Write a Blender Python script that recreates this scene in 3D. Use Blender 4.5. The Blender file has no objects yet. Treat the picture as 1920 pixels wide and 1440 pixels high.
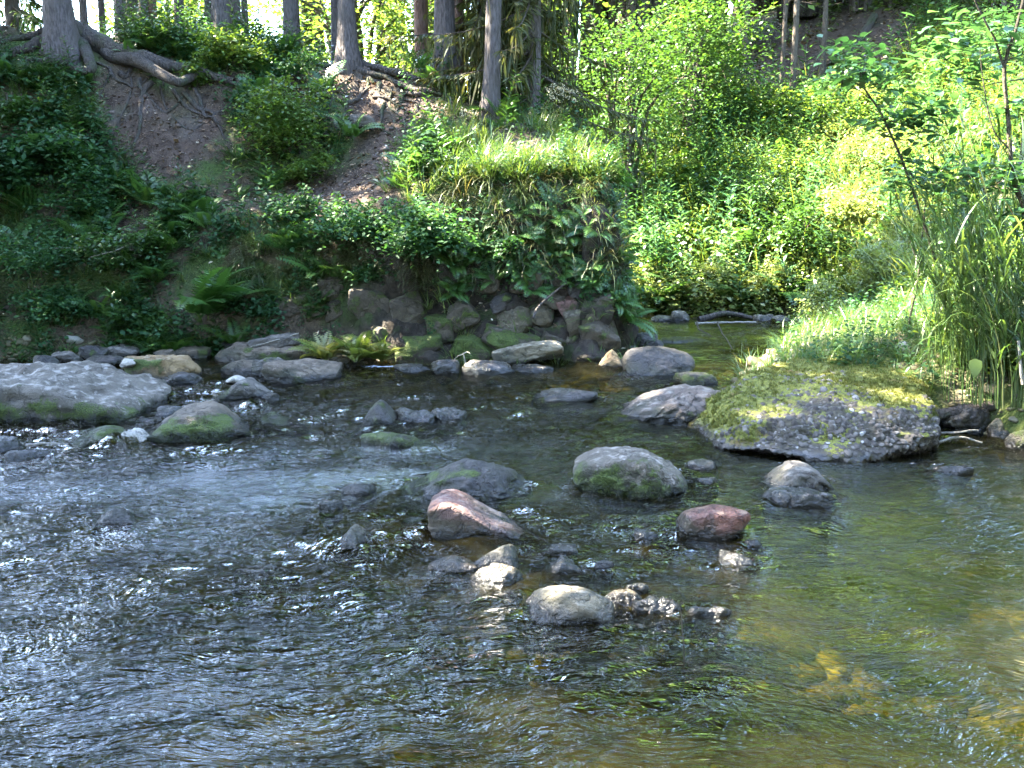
import bpy, math, time
import numpy as np
from mathutils import Vector
T00 = time.time()
RAD = math.radians
SC = bpy.context.scene
COL = SC.collection

# ------------------------------------------------------------------ camera
CAM_H, PITCH, FPX = 1.6, RAD(10.45), 1844.0          # focal length in pixels of a 1920 wide picture
cam_d = bpy.data.cameras.new('camera')
cam = bpy.data.objects.new('camera', cam_d)
COL.objects.link(cam)
cam.location = (0, 0, CAM_H)
cam.rotation_euler = (math.pi / 2 - PITCH, 0, 0)
cam_d.sensor_width = 36.0
cam_d.lens = 36.0 * FPX / 1920.0
cam_d.clip_start, cam_d.clip_end = 0.05, 600
SC.camera = cam

# ------------------------------------------------------------------ sky, sun, exposure
SUN_EL = RAD(50)
SUN_AZ = math.atan2(-0.97, 0.24)                        # direction to the sun: behind the wood of the left bank
SUN_DIR = Vector((math.cos(SUN_EL) * math.sin(SUN_AZ), math.cos(SUN_EL) * math.cos(SUN_AZ), math.sin(SUN_EL)))
w = bpy.data.worlds.new("World"); SC.world = w; w.use_nodes = True
nt = w.node_tree; nt.nodes.clear()
sky = nt.nodes.new('ShaderNodeTexSky'); sky.sky_type = 'NISHITA'; sky.sun_disc = False
sky.sun_elevation = SUN_EL; sky.sun_rotation = SUN_AZ
sky.air_density = 1.0; sky.dust_density = .6; sky.ozone_density = 1.4
bg = nt.nodes.new('ShaderNodeBackground'); bg.inputs['Strength'].default_value = 0.15
wo = nt.nodes.new('ShaderNodeOutputWorld')
nt.links.new(sky.outputs[0], bg.inputs[0]); nt.links.new(bg.outputs[0], wo.inputs[0])
sun_d = bpy.data.lights.new('sun', 'SUN'); sun_d.energy = 5.0; sun_d.angle = RAD(0.5); sun_d.color = (1.0, 0.92, 0.76)
sun = bpy.data.objects.new('sun', sun_d); COL.objects.link(sun)
sun.rotation_euler = SUN_DIR.to_track_quat('Z', 'Y').to_euler(); sun.location = (-20, 20, 30)
SC.view_settings.view_transform = 'Standard'; SC.view_settings.look = 'None'
SC.view_settings.gamma = 1.0; SC.view_settings.use_curve_mapping = False
SC.view_settings.exposure = 4.95
SC.render.engine = 'CYCLES'
cy = SC.cycles
cy.max_bounces = 7; cy.diffuse_bounces = 3; cy.glossy_bounces = 3; cy.transmission_bounces = 3
cy.transparent_max_bounces = 8; cy.caustics_reflective = False; cy.caustics_refractive = False
cy.sample_clamp_indirect = 4.0; cy.use_denoising = True

# ------------------------------------------------------------------ numpy helpers
def rng_(s): return np.random.default_rng(s)

def _hash(ix, iy, iz, seed):
    h = (ix.astype(np.int64) * 374761393 + iy.astype(np.int64) * 668265263 + iz.astype(np.int64) * 2147483647 + seed * 1274126177) & 0xFFFFFFFF
    h = ((h ^ (h >> 13)) * 1274126177) & 0xFFFFFFFF
    h = h ^ (h >> 16)
    return (h & 0xFFFFFF) / float(0xFFFFFF)

def vnoise(p, seed=0):
    """value noise in -1..1 for points (n,3)"""
    p = np.asarray(p, float); i = np.floor(p); f = p - i; u = f * f * f * (f * (f * 6 - 15) + 10)
    i = i.astype(np.int64); r = 0
    for dx in (0, 1):
        wx = u[:, 0] if dx else 1 - u[:, 0]
        for dy in (0, 1):
            wy = u[:, 1] if dy else 1 - u[:, 1]
            for dz in (0, 1):
                wz = u[:, 2] if dz else 1 - u[:, 2]
                r = r + wx * wy * wz * _hash(i[:, 0] + dx, i[:, 1] + dy, i[:, 2] + dz, seed)
    return r * 2 - 1

def fbm(p, seed=0, oct=4, gain=0.5):
    r = 0; a = 1.0; q = np.asarray(p, float)
    for k in range(oct):
        r = r + a * vnoise(q, seed + k * 17); q = q * 2.03 + 11.3; a *= gain
    return r

def sstep(a, b, x):
    t = np.clip((x - a) / (b - a), 0, 1); return t * t * (3 - 2 * t)

def pix_of(P):
    P = np.asarray(P, float); c, s = math.cos(PITCH), math.sin(PITCH)
    x = P[:, 0]; y = P[:, 1]; z = P[:, 2] - CAM_H
    d = y * c - z * s; u = y * s + z * c
    d = np.where(d < 0.05, 0.05, d)
    return 960 + FPX * x / d, 720 - FPX * u / d

def ray(px, py):
    c, s = math.cos(PITCH), math.sin(PITCH)
    a = (px - 960) / FPX; b = (720 - py) / FPX
    return np.array([a, c + b * s, -s + b * c])

def at(px, py, Y):
    """the point at world distance Y seen in that direction"""
    r = ray(px, py); t = Y / r[1]; return np.array([r[0] * t, Y, CAM_H + r[2] * t])

def on_level(px, py, z=0.0):
    r = ray(px, py); t = (z - CAM_H) / r[2]; return np.array([r[0] * t, r[1] * t, z])

# ------------------------------------------------------------------ mesh building
class Buf:
    def __init__(self): self.V = []; self.F = []; self.A = {}; self.n = 0
    def add(self, V, F, **attrs):
        V = np.asarray(V, float).reshape(-1, 3); F = np.asarray(F, int).reshape(-1, 4)
        self.V.append(V); self.F.append(F + self.n)
        for k in set(self.A) | set(attrs):
            lst = self.A.setdefault(k, [np.zeros(self.n)] if self.n else [])
            v = attrs.get(k, 0.0)
            lst.append(np.broadcast_to(np.asarray(v, float), (len(V),)).copy())
        self.n += len(V); return self
    def arrays(self):
        return np.concatenate(self.V), np.concatenate(self.F), {k: np.concatenate(v) for k, v in self.A.items()}

def mesh_from(name, V, F, mats, attrs=None, smooth=True, fmat=None):
    me = bpy.data.meshes.new(name)
    n = len(V); m = len(F)
    me.vertices.add(n); me.vertices.foreach_set('co', np.asarray(V, np.float32).ravel())
    me.loops.add(m * 4); me.loops.foreach_set('vertex_index', np.asarray(F, np.int32).ravel())
    me.polygons.add(m); me.polygons.foreach_set('loop_start', np.arange(0, m * 4, 4, dtype=np.int32))
    me.polygons.foreach_set('use_smooth', np.full(m, bool(smooth)))
    for mm in (mats if isinstance(mats, (list, tuple)) else [mats]): me.materials.append(mm)
    if fmat is not None: me.polygons.foreach_set('material_index', np.asarray(fmat, np.int32))
    me.update(calc_edges=True)
    for k, v in (attrs or {}).items():
        a = me.attributes.new(k, 'FLOAT', 'POINT'); a.data.foreach_set('value', np.asarray(v, np.float32))
    return me

def link(name, me, parent=None, loc=(0, 0, 0)):
    o = bpy.data.objects.new(name, me); COL.objects.link(o); o.location = tuple(float(v) for v in loc)
    if parent is not None: o.parent = parent
    return o

def obj(name, buf, mats, parent=None, loc=(0, 0, 0), smooth=True):
    V, F, A = buf.arrays() if isinstance(buf, Buf) else (buf[0], buf[1], buf[2] if len(buf) > 2 else {})
    return link(name, mesh_from(name, V, F, mats, A, smooth), parent, loc)

def tag(o, label=None, cat=None, group=None, kind=None):
    if label: o['label'] = label
    if cat: o['category'] = cat
    if group: o['group'] = group
    if kind: o['kind'] = kind
    return o

def thing(name, label, cat, loc, rz=0.0, group=None):
    o = bpy.data.objects.new(name, None); COL.objects.link(o); o.empty_display_size = 0.2
    o.location = tuple(float(v) for v in loc); o.rotation_euler = (0, 0, rz)
    return tag(o, label, cat, group)

def copy_thing(o, loc, rz, s, label, group=None):
    c = o.copy(); COL.objects.link(c); c.location = tuple(float(v) for v in loc); c.rotation_euler = (0, 0, rz)
    c.scale = (s, s, s) if not hasattr(s, '__len__') else s
    c['label'] = label
    if group: c['group'] = group
    for ch in o.children:
        d = ch.copy(); COL.objects.link(d); d.parent = c
    return c

def tube(pts, radii, sides=6, twist=0.0):
    pts = np.asarray(pts, float); n = len(pts); radii = np.broadcast_to(np.asarray(radii, float), (n,))
    tan = np.gradient(pts, axis=0); tan /= np.linalg.norm(tan, axis=1)[:, None] + 1e-9
    up = np.array([0.13, 0.21, 1.0]) if abs(tan[0][2]) < 0.9 else np.array([1.0, 0.1, 0.05])
    V = np.zeros((n, sides, 3)); a = np.arange(sides) * 2 * np.pi / sides + twist
    e1 = np.cross(up, tan[0]); e1 /= np.linalg.norm(e1)
    for i in range(n):
        e1 = e1 - tan[i] * np.dot(e1, tan[i]); e1 /= np.linalg.norm(e1) + 1e-9; e2 = np.cross(tan[i], e1)
        V[i] = pts[i] + radii[i] * (np.cos(a)[:, None] * e1 + np.sin(a)[:, None] * e2)
    F = []
    for i in range(n - 1):
        for j in range(sides):
            k = (j + 1) % sides
            F.append((i * sides + j, i * sides + k, (i + 1) * sides + k, (i + 1) * sides + j))
    return V.reshape(-1, 3), np.array(F)

def spline(P, n=24):
    """Catmull-Rom through points"""
    P = np.asarray(P, float)
    if len(P) < 3:
        t = np.linspace(0, 1, n)[:, None]; return P[0] * (1 - t) + P[-1] * t
    Q = np.vstack([2 * P[0] - P[1], P, 2 * P[-1] - P[-2]]); out = []
    m = len(P) - 1
    for u in np.linspace(0, m - 1e-6, n):
        i = int(u); t = u - i; p0, p1, p2, p3 = Q[i:i + 4]
        out.append(0.5 * (2 * p1 + (p2 - p0) * t + (2 * p0 - 5 * p1 + 4 * p2 - p3) * t * t + (3 * p1 - p0 - 3 * p2 + p3) * t ** 3))
    return np.array(out)

def csphere(n):
    """quad sphere of 6 n*n faces, welded"""
    g = np.linspace(-1, 1, n + 1); g = np.tan(g * np.pi / 4)
    U, W = np.meshgrid(g, g, indexing='ij'); o = np.ones_like(U); V = []; F = []; b = 0
    for ax in range(3):
        for s in (1, -1):
            P = np.zeros(U.shape + (3,)); P[..., ax] = s * o
            P[..., (ax + 1) % 3] = U; P[..., (ax + 2) % 3] = W * s
            V.append(P.reshape(-1, 3))
            ii, jj = np.meshgrid(np.arange(n), np.arange(n), indexing='ij'); q = b + ii * (n + 1) + jj
            F.append(np.stack([q, q + n + 1, q + n + 2, q + 1], -1).reshape(-1, 4)); b += (n + 1) ** 2
    V = np.concatenate(V); F = np.concatenate(F); V /= np.linalg.norm(V, axis=1)[:, None]
    _, first, inv = np.unique(np.round(V, 6), axis=0, return_index=True, return_inverse=True)
    return V[first], inv.ravel()[F]
_CS = {}
def cs(n):
    if n not in _CS: _CS[n] = csphere(n)
    return _CS[n]

def rot_frames(normal, spin):
    """orthonormal frames (k,3,3): columns x,y,z with z=normal"""
    n = normal / (np.linalg.norm(normal, axis=1)[:, None] + 1e-9)
    ref = np.where(np.abs(n[:, 2:3]) < 0.95, np.array([[0, 0, 1.0]]), np.array([[1.0, 0, 0]]))
    x = np.cross(ref, n); x /= np.linalg.norm(x, axis=1)[:, None] + 1e-9; y = np.cross(n, x)
    c, s = np.cos(spin)[:, None], np.sin(spin)[:, None]
    return np.stack([x * c + y * s, -x * s + y * c, n], -1)

def inst(TV, TF, M, loc, scale):
    """replicate a template; M (k,3,3), loc (k,3), scale (k,)"""
    k = len(loc); V = np.einsum('kij,nj->kni', M, TV) * np.asarray(scale).reshape(k, 1, 1) + loc[:, None, :]
    F = TF[None] + (np.arange(k) * len(TV))[:, None, None]
    return V.reshape(-1, 3), F.reshape(-1, 4)

LEAF_V = np.array([[0, 0, 0], [0.5, -0.30, 0.06], [1.0, 0, -0.08], [0.5, 0.30, 0.06]]); LEAF_F = np.array([[0, 1, 2, 3]])
LEAF2_V = np.array([[0, 0, 0], [.30, -.24, .05], [.70, -.20, .03], [1, 0, -.08], [.70, .20, .03], [.30, .24, .05], [.5, 0, -.02]])
LEAF2_F = np.array([[0, 1, 2, 6], [6, 2, 3, 4], [0, 6, 4, 5]])

def leaves(rng, P, size, tilt=0.5, out=None, hi=False):
    """leaf faces at points P, mostly facing up, pointing any way (or along out)"""
    k = len(P); nrm = np.stack([rng.normal(0, tilt, k), rng.normal(0, tilt, k), np.ones(k)], -1)
    M = rot_frames(nrm, rng.uniform(0, 2 * np.pi, k))
    s = size * rng.uniform(0.6, 1.3, k)
    TV, TF = (LEAF2_V, LEAF2_F) if hi else (LEAF_V, LEAF_F)
    V, F = inst(TV, TF, M, P, s)
    return V, F, np.repeat(rng.uniform(0, 1, k), len(TV))

def blades(rng, base, L, w, lean, droop, seg=4, az=None):
    """curved tapering blades; base (k,3), L (k,)"""
    k = len(base); az = rng.uniform(0, 2 * np.pi, k) if az is None else az
    d = np.stack([np.cos(az), np.sin(az), np.zeros(k)], -1); side = np.stack([-np.sin(az), np.cos(az), np.zeros(k)], -1)
    side = side + rng.normal(0, .3, (k, 3)) * (1, 1, .2)
    s = np.linspace(0, 1, seg + 1); th = lean[:, None] + droop[:, None] * s[None] ** 1.4          # angle from vertical
    dx = np.sin(th); dz = np.cos(th); X = np.concatenate([np.zeros((k, 1)), np.cumsum((dx[:, 1:] + dx[:, :-1]) / 2, 1)], 1) / seg
    Zz = np.concatenate([np.zeros((k, 1)), np.cumsum((dz[:, 1:] + dz[:, :-1]) / 2, 1)], 1) / seg
    C = base[:, None, :] + L[:, None, None] * (X[..., None] * d[:, None, :] + Zz[..., None] * np.array([0, 0, 1.0]))
    ww = (w[:, None] * np.interp(s, [0, .3, 1], [.7, 1, .08])[None])[..., None] * .5
    Vv = np.stack([C - ww * side[:, None, :], C + ww * side[:, None, :]], 2)                        # k,seg+1,2,3
    i = np.arange(seg); f = np.stack([2 * i, 2 * i + 1, 2 * i + 3, 2 * i + 2], -1)
    F = f[None] + (np.arange(k) * 2 * (seg + 1))[:, None, None]
    return Vv.reshape(-1, 3), F.reshape(-1, 4), np.repeat(rng.uniform(0, 1, k), 2 * (seg + 1)), C[:, -1]

# ------------------------------------------------------------------ materials
def new_mat(name):
    m = bpy.data.materials.new(name); m.use_nodes = True; m.node_tree.nodes.clear(); return m, NB(m.node_tree)

class NB:
    def __init__(s, t): s.t = t
    def n(s, typ, **kw):
        nd = s.t.nodes.new('ShaderNode' + typ)
        for k, v in kw.items():
            if k.startswith('i_'):
                nd.inputs[k[2:].replace('_', ' ')].default_value = v
            else: setattr(nd, k, v)
        return nd
    def l(s, a, b): s.t.links.new(a, b)
    def set(s, sock, v):
        if hasattr(v, 'is_linked') or isinstance(v, bpy.types.NodeSocket): s.t.links.new(v, sock)
        else: sock.default_value = v
    def attr(s, name): return s.n('Attribute', attribute_name=name).outputs['Fac']
    def pos(s): return s.n('NewGeometry').outputs['Position']
    def objc(s): return s.n('TexCoord').outputs['Object']
    def noise(s, vec, scale, detail=4, rough=0.55, dist=0.0):
        nd = s.n('TexNoise'); nd.inputs['Scale'].default_value = scale; nd.inputs['Detail'].default_value = detail
        nd.inputs['Roughness'].default_value = rough; nd.inputs['Distortion'].default_value = dist
        s.l(vec, nd.inputs['Vector']); return nd.outputs['Fac']
    def vor(s, vec, scale, feature='F1', out='Distance'):
        nd = s.n('TexVoronoi', feature=feature); nd.inputs['Scale'].default_value = scale
        s.l(vec, nd.inputs['Vector']); return nd.outputs[out]
    def scale(s, vec, sc, rot=(0, 0, 0)):
        nd = s.n('Mapping'); nd.inputs['Scale'].default_value = sc; nd.inputs['Rotation'].default_value = rot
        s.l(vec, nd.inputs['Vector']); return nd.outputs[0]
    def math(s, op, a, b=0.0, c=None, clamp=False):
        nd = s.n('Math', operation=op, use_clamp=clamp); s.set(nd.inputs[0], a); s.set(nd.inputs[1], b)
        if c is not None: s.set(nd.inputs[2], c)
        return nd.outputs[0]
    def maprange(s, v, a, b, c=0.0, d=1.0, smooth=True):
        nd = s.n('MapRange', interpolation_type='SMOOTHSTEP' if smooth else 'LINEAR')
        s.set(nd.inputs['Value'], v)
        for k, x in zip(('From Min', 'From Max', 'To Min', 'To Max'), (a, b, c, d)): s.set(nd.inputs[k], x)
        return nd.outputs[0]
    def ramp(s, v, stops):
        nd = s.n('ValToRGB'); r = nd.color_ramp
        while len(r.elements) < len(stops): r.elements.new(0.5)
        for e, (p, c) in zip(r.elements, stops): e.position = p; e.color = tuple(c) + (1,)
        s.l(v, nd.inputs[0]); return nd.outputs[0]
    def mix(s, f, a, b, mode='MIX'):
        nd = s.n('MixRGB', blend_type=mode); s.set(nd.inputs[0], f)
        for i, x in ((1, a), (2, b)):
            s.set(nd.inputs[i], x if not isinstance(x, tuple) else x + (1,) if len(x) == 3 else x)
        return nd.outputs[0]
    def bump(s, h, strength=0.5, dist=0.02, normal=None):
        nd = s.n('Bump'); nd.inputs['Strength'].default_value = strength; nd.inputs['Distance'].default_value = dist
        s.l(h, nd.inputs['Height'])
        if normal is not None: s.l(normal, nd.inputs['Normal'])
        return nd.outputs[0]
    def princ(s, col, rough=0.8, normal=None, spec=0.3):
        p = s.n('BsdfPrincipled'); s.set(p.inputs['Base Color'], col if not isinstance(col, tuple) else col + (1,))
        s.set(p.inputs['Roughness'], rough); s.set(p.inputs['Specular IOR Level'], spec)
        if normal is not None: s.l(normal, p.inputs['Normal'])
        return p.outputs[0]
    def out(s, sh):
        o = s.n('OutputMaterial'); s.l(sh, o.inputs['Surface'])

def leaf_mat(name, stops, trans=0.4, gloss=0.38, tcol=(1.25, 1.2, 0.6), spec=0.55, dk=1.0):
    stops = [(p, tuple(x * dk for x in c)) for p, c in stops]
    m, b = new_mat(name)
    ob = b.n('ObjectInfo').outputs['Random']
    v = b.math('ADD', b.math('MULTIPLY', b.attr('t'), 0.8), b.math('MULTIPLY', ob, 0.2))
    c = b.ramp(v, stops)
    n = b.noise(b.pos(), 1.3, 2); c = b.mix(b.math('MULTIPLY', n, 0.5), c, b.mix(1.0, c, (0.75, 0.85, 0.7), 'MULTIPLY'))
    p = b.princ(c, gloss, None, spec)
    tr = b.n('BsdfTranslucent'); b.l(b.mix(1.0, c, tcol, 'MULTIPLY'), tr.inputs['Color'])
    mx = b.n('MixShader'); mx.inputs[0].default_value = trans; b.l(p, mx.inputs[1]); b.l(tr.outputs[0], mx.inputs[2])
    b.out(mx.outputs[0]); return m

M = {}
M['leaf'] = leaf_mat('broad_leaf', [(0, (.022, .055, .014)), (.45, (.040, .095, .020)), (.8, (.070, .135, .026)), (.97, (.13, .17, .04)), (1, (.15, .12, .05))], dk=.82)  # shaded copy: darkened for plants standing in shade
M['leaf_lit'] = leaf_mat('sunlit_leaf', [(0, (.045, .095, .022)), (.5, (.085, .15, .034)), (.9, (.14, .195, .046)), (1, (.21, .21, .06))], trans=.5, tcol=(1.35, 1.2, .5))  # lit copy of the broad leaf: sunlight painted in, brighter and yellower
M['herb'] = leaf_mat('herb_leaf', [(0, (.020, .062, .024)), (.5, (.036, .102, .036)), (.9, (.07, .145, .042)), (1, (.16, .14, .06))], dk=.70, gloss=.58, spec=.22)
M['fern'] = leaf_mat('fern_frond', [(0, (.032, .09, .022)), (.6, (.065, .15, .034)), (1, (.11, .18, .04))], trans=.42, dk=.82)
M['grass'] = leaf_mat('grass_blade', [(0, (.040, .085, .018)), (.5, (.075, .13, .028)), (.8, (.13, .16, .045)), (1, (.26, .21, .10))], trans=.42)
M['grass_lit'] = leaf_mat('sunlit_grass_blade', [(0, (.06, .10, .020)), (.5, (.11, .15, .032)), (.8, (.17, .18, .055)), (1, (.28, .23, .12))], trans=.5)  # lit copy of the grass: sunlight painted into a brighter, yellower blade
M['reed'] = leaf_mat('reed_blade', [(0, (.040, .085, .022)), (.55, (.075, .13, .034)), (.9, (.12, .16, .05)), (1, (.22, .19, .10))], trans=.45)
M['sun_glare_grass'] = leaf_mat('sun_glare_grass_blade', [(0, (.09, .14, .035)), (.6, (.17, .19, .06)), (.9, (.26, .25, .12)), (1, (.34, .31, .19))], trans=.5)  # blown-out sunlight painted in as pale blades
M['leaf_glare'] = leaf_mat('sun_glare_leaf', [(0, (.10, .15, .04)), (.5, (.17, .21, .065)), (1, (.25, .26, .12))], trans=.5)  # sun glare painted into the leaf colour
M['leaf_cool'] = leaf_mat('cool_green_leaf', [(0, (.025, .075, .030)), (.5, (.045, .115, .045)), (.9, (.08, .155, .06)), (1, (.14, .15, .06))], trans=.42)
M['dry_grass'] = leaf_mat('dry_grass_blade', [(0, (.035, .06, .018)), (.5, (.06, .08, .028)), (.82, (.11, .095, .045)), (1, (.20, .155, .09))], trans=.3)
M['needle'] = leaf_mat('spruce_needles', [(0, (.018, .038, .012)), (.6, (.034, .06, .016)), (.85, (.07, .075, .024)), (1, (.14, .09, .04))], trans=.25, gloss=.6, spec=.25)
M['needle_dry'] = leaf_mat('dry_spruce_needles', [(0, (.03, .045, .014)), (.5, (.06, .065, .022)), (.85, (.11, .09, .032)), (1, (.15, .11, .05))], trans=.4, gloss=.6, spec=.25)

M['moss_tuft'] = leaf_mat('moss_tuft', [(0, (.045, .055, .009)), (.5, (.085, .095, .014)), (.85, (.13, .12, .022)), (1, (.13, .07, .03))], trans=.3, spec=.2)
def bark_mat(name, ca, cb, cc, sc=1.0):
    m, b = new_mat(name); p = b.pos()
    st = b.scale(p, (30 * sc, 30 * sc, 7 * sc))
    v = b.vor(st, 1.0, 'F1'); n = b.noise(st, 1.5, 6, .65); n2 = b.noise(p, 3.0, 4)
    c = b.mix(b.maprange(n, .3, .7), ca, cb); c = b.mix(b.maprange(n2, .5, .72), c, cc)
    h = b.math('ADD', b.math('MULTIPLY', v, .7), n)
    b.out(b.princ(c, .9, b.bump(h, 1.0, .03), .2)); return m
M['bark'] = bark_mat('spruce_bark', (.050, .041, .036), (.125, .106, .098), (.085, .074, .064))
M['bark_red'] = bark_mat('red_pine_bark', (.085, .048, .034), (.19, .11, .075), (.13, .11, .10))
M['twig'] = bark_mat('twig_bark', (.045, .034, .024), (.10, .08, .06), (.07, .06, .045), 2)
M['root'] = bark_mat('root_bark', (.036, .030, .025), (.085, .070, .058), (.045, .055, .025), 1.2)
M['driftwood'] = bark_mat('pale_driftwood', (.20, .175, .14), (.40, .36, .30), (.30, .27, .22), 2)

def rock_mat(name, ca, cb, cs_, spot=.62, spotc=(.42, .40, .38), rough=.75, wet=True, sc=1.0, moss_c=((.030, .050, .007), (.085, .11, .015)), dk=.46):
    ca, cb, cs_, spotc = [tuple(x * dk * w_ for x, w_ in zip(c_, (1.10, 1.0, .84))) for c_ in (ca, cb, cs_, spotc)]
    m, b = new_mat(name); p = b.objc(); g = b.pos()
    n1 = b.noise(p, 3.5 * sc, 6, .6); n2 = b.noise(p, 14 * sc, 5, .65); n3 = b.noise(p, 70 * sc, 3, .6)
    c = b.mix(b.maprange(n1, .35, .65), ca, cb)
    c = b.mix(b.maprange(n2, .45, .68, 0, .8), c, cs_)
    c = b.mix(b.maprange(n2, spot, spot + .06, 0, .75), c, spotc)
    c = b.mix(b.maprange(n3, .3, .7, .0, .45), c, b.mix(1.0, c, (.45, .44, .44), 'MULTIPLY'))
    # algae film of irregular height on the flanks that the stream keeps damp, paler noise patches on upward faces
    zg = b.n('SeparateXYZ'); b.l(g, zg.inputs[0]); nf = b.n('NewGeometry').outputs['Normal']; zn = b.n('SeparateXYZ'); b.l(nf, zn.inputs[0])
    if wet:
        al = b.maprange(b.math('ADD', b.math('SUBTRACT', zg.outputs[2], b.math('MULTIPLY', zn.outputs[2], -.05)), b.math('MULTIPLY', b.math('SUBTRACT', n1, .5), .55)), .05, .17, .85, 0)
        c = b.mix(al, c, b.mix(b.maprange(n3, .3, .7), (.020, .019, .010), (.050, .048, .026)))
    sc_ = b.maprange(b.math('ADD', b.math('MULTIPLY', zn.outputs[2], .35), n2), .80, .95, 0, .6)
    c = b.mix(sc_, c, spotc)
    wp = b.n('TexNoise'); wp.inputs['Scale'].default_value = 6; wp.inputs['Detail'].default_value = 5; b.l(p, wp.inputs['Vector'])
    va = b.n('VectorMath', operation='MULTIPLY_ADD'); b.l(wp.outputs['Color'], va.inputs[0]); va.inputs[1].default_value = (.28, .28, .28); b.l(p, va.inputs[2])
    crk = b.vor(b.scale(va.outputs[0], (3.6 * sc, 3.6 * sc, 8 * sc)), 1.0, 'DISTANCE_TO_EDGE')
    crk = b.maprange(b.math('ADD', crk, b.math('MULTIPLY', n2, .09)), .040, .075)
    n4 = b.noise(p, 240 * sc, 2, .6); c = b.mix(b.maprange(n4, .35, .68, .0, .42), c, b.mix(1.0, c, (.50, .48, .46), 'MULTIPLY')); c = b.mix(b.maprange(n4, .62, .72, 0, .35), c, spotc)
    h = b.math('ADD', b.math('MULTIPLY', n2, .6), b.math('ADD', b.math('MULTIPLY', n3, .42), b.math('MULTIPLY', n4, .10)))
    h = b.math('ADD', h, b.math('MULTIPLY', crk, .4))
    # moss where the 'moss' attribute says, broken up by noise
    ms = b.attr('moss'); mn = b.noise(p, 9 * sc, 5, .7); mf = b.noise(p, 90, 3, .7)
    mk = b.maprange(b.math('ADD', b.math('ADD', ms, b.math('MULTIPLY', mn, .9)), b.math('MULTIPLY', mf, .25)), .76, .95)
    mc = b.mix(b.maprange(mf, .3, .7), moss_c[0], moss_c[1])
    c = b.mix(mk, c, mc)
    h = b.math('ADD', h, b.math('MULTIPLY', mk, b.math('MULTIPLY', mf, 1.2)))
    r = rough
    if wet:                                            # splash-wet stone just above the stream
        z = b.n('SeparateXYZ'); b.l(g, z.inputs[0])
        wv = b.math('ADD', z.outputs[2], b.math('MULTIPLY', b.math('SUBTRACT', n2, .5), .09))
        wt = b.maprange(wv, .025, .075, 1, 0)
        c = b.mix(wt, c, b.mix(1.0, c, (.30, .28, .28), 'MULTIPLY'))
        r = b.maprange(wt, 0, 1, rough, .22, False)
    c = b.mix(b.maprange(crk, 0, 1, .38, 0), c, (.02, .018, .016))
    b.out(b.princ(c, r, b.bump(h, .9, .028), .4)); return m
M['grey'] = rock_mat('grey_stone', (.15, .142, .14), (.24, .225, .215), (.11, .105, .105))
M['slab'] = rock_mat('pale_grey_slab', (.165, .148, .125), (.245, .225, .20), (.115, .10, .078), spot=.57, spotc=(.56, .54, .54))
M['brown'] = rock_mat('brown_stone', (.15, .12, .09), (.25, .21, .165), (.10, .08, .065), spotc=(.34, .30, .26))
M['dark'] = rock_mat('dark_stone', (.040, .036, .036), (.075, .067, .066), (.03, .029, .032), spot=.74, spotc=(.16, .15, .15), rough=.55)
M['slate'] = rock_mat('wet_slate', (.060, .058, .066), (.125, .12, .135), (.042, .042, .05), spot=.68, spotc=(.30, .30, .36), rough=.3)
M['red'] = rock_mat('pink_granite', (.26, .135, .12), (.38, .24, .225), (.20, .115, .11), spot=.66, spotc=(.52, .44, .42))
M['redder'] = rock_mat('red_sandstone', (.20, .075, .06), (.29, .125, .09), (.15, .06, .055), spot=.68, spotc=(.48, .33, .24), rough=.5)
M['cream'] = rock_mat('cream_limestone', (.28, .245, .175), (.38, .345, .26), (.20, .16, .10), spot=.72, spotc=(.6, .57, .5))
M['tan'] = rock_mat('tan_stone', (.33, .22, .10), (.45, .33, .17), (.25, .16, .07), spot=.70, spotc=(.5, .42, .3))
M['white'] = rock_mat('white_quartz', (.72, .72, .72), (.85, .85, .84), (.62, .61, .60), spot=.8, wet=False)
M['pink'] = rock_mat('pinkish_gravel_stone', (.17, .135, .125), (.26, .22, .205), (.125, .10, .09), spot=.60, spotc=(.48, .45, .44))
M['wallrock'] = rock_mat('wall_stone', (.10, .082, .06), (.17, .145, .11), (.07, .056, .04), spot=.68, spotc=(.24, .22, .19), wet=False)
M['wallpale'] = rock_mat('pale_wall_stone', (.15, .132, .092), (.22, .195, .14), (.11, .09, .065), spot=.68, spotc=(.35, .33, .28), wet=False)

# ground: stream bed, soil, leaf mould, bare path earth
m, b = new_mat('forest_ground'); g = b.pos()
z = b.n('SeparateXYZ'); b.l(g, z.inputs[0])
n1 = b.noise(g, 1.7, 5, .6); n2 = b.noise(g, 9, 6, .65); n3 = b.noise(g, 45, 4, .65)
soil = b.mix(b.maprange(n2, .35, .65), (.030, .022, .014), (.075, .055, .034))
soil = b.mix(b.maprange(n3, .55, .7, 0, .8), soil, (.14, .105, .06))
green = b.mix(b.maprange(n3, .35, .65), (.018, .036, .008), (.055, .08, .016))
soil = b.mix(b.maprange(n1, .45, .60), soil, green)
dirt = b.mix(b.maprange(n2, .35, .65), (.036, .023, .016), (.075, .050, .036))
dirt = b.mix(b.maprange(n3, .58, .68, 0, .8), dirt, (.14, .108, .08))
dirt = b.mix(b.maprange(n1, .55, .65, 0, .6), dirt, (.080, .064, .052))
col = b.mix(b.attr('dirt'), soil, dirt)
rk = b.mix(b.maprange(n2, .35, .65), (.016, .012, .009), (.042, .033, .024))
rk = b.mix(b.maprange(b.noise(g, 6, 4), .52, .62, 0, .9), rk, (.026, .036, .010))
col = b.mix(b.attr('face'), col, rk)
gr = b.mix(b.maprange(n2, .4, .62), (.07, .055, .035), (.13, .105, .07)); gr = b.mix(b.maprange(n1, .30, .50), gr, (.050, .065, .014))
col = b.mix(b.attr('bar'), col, gr)
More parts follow.
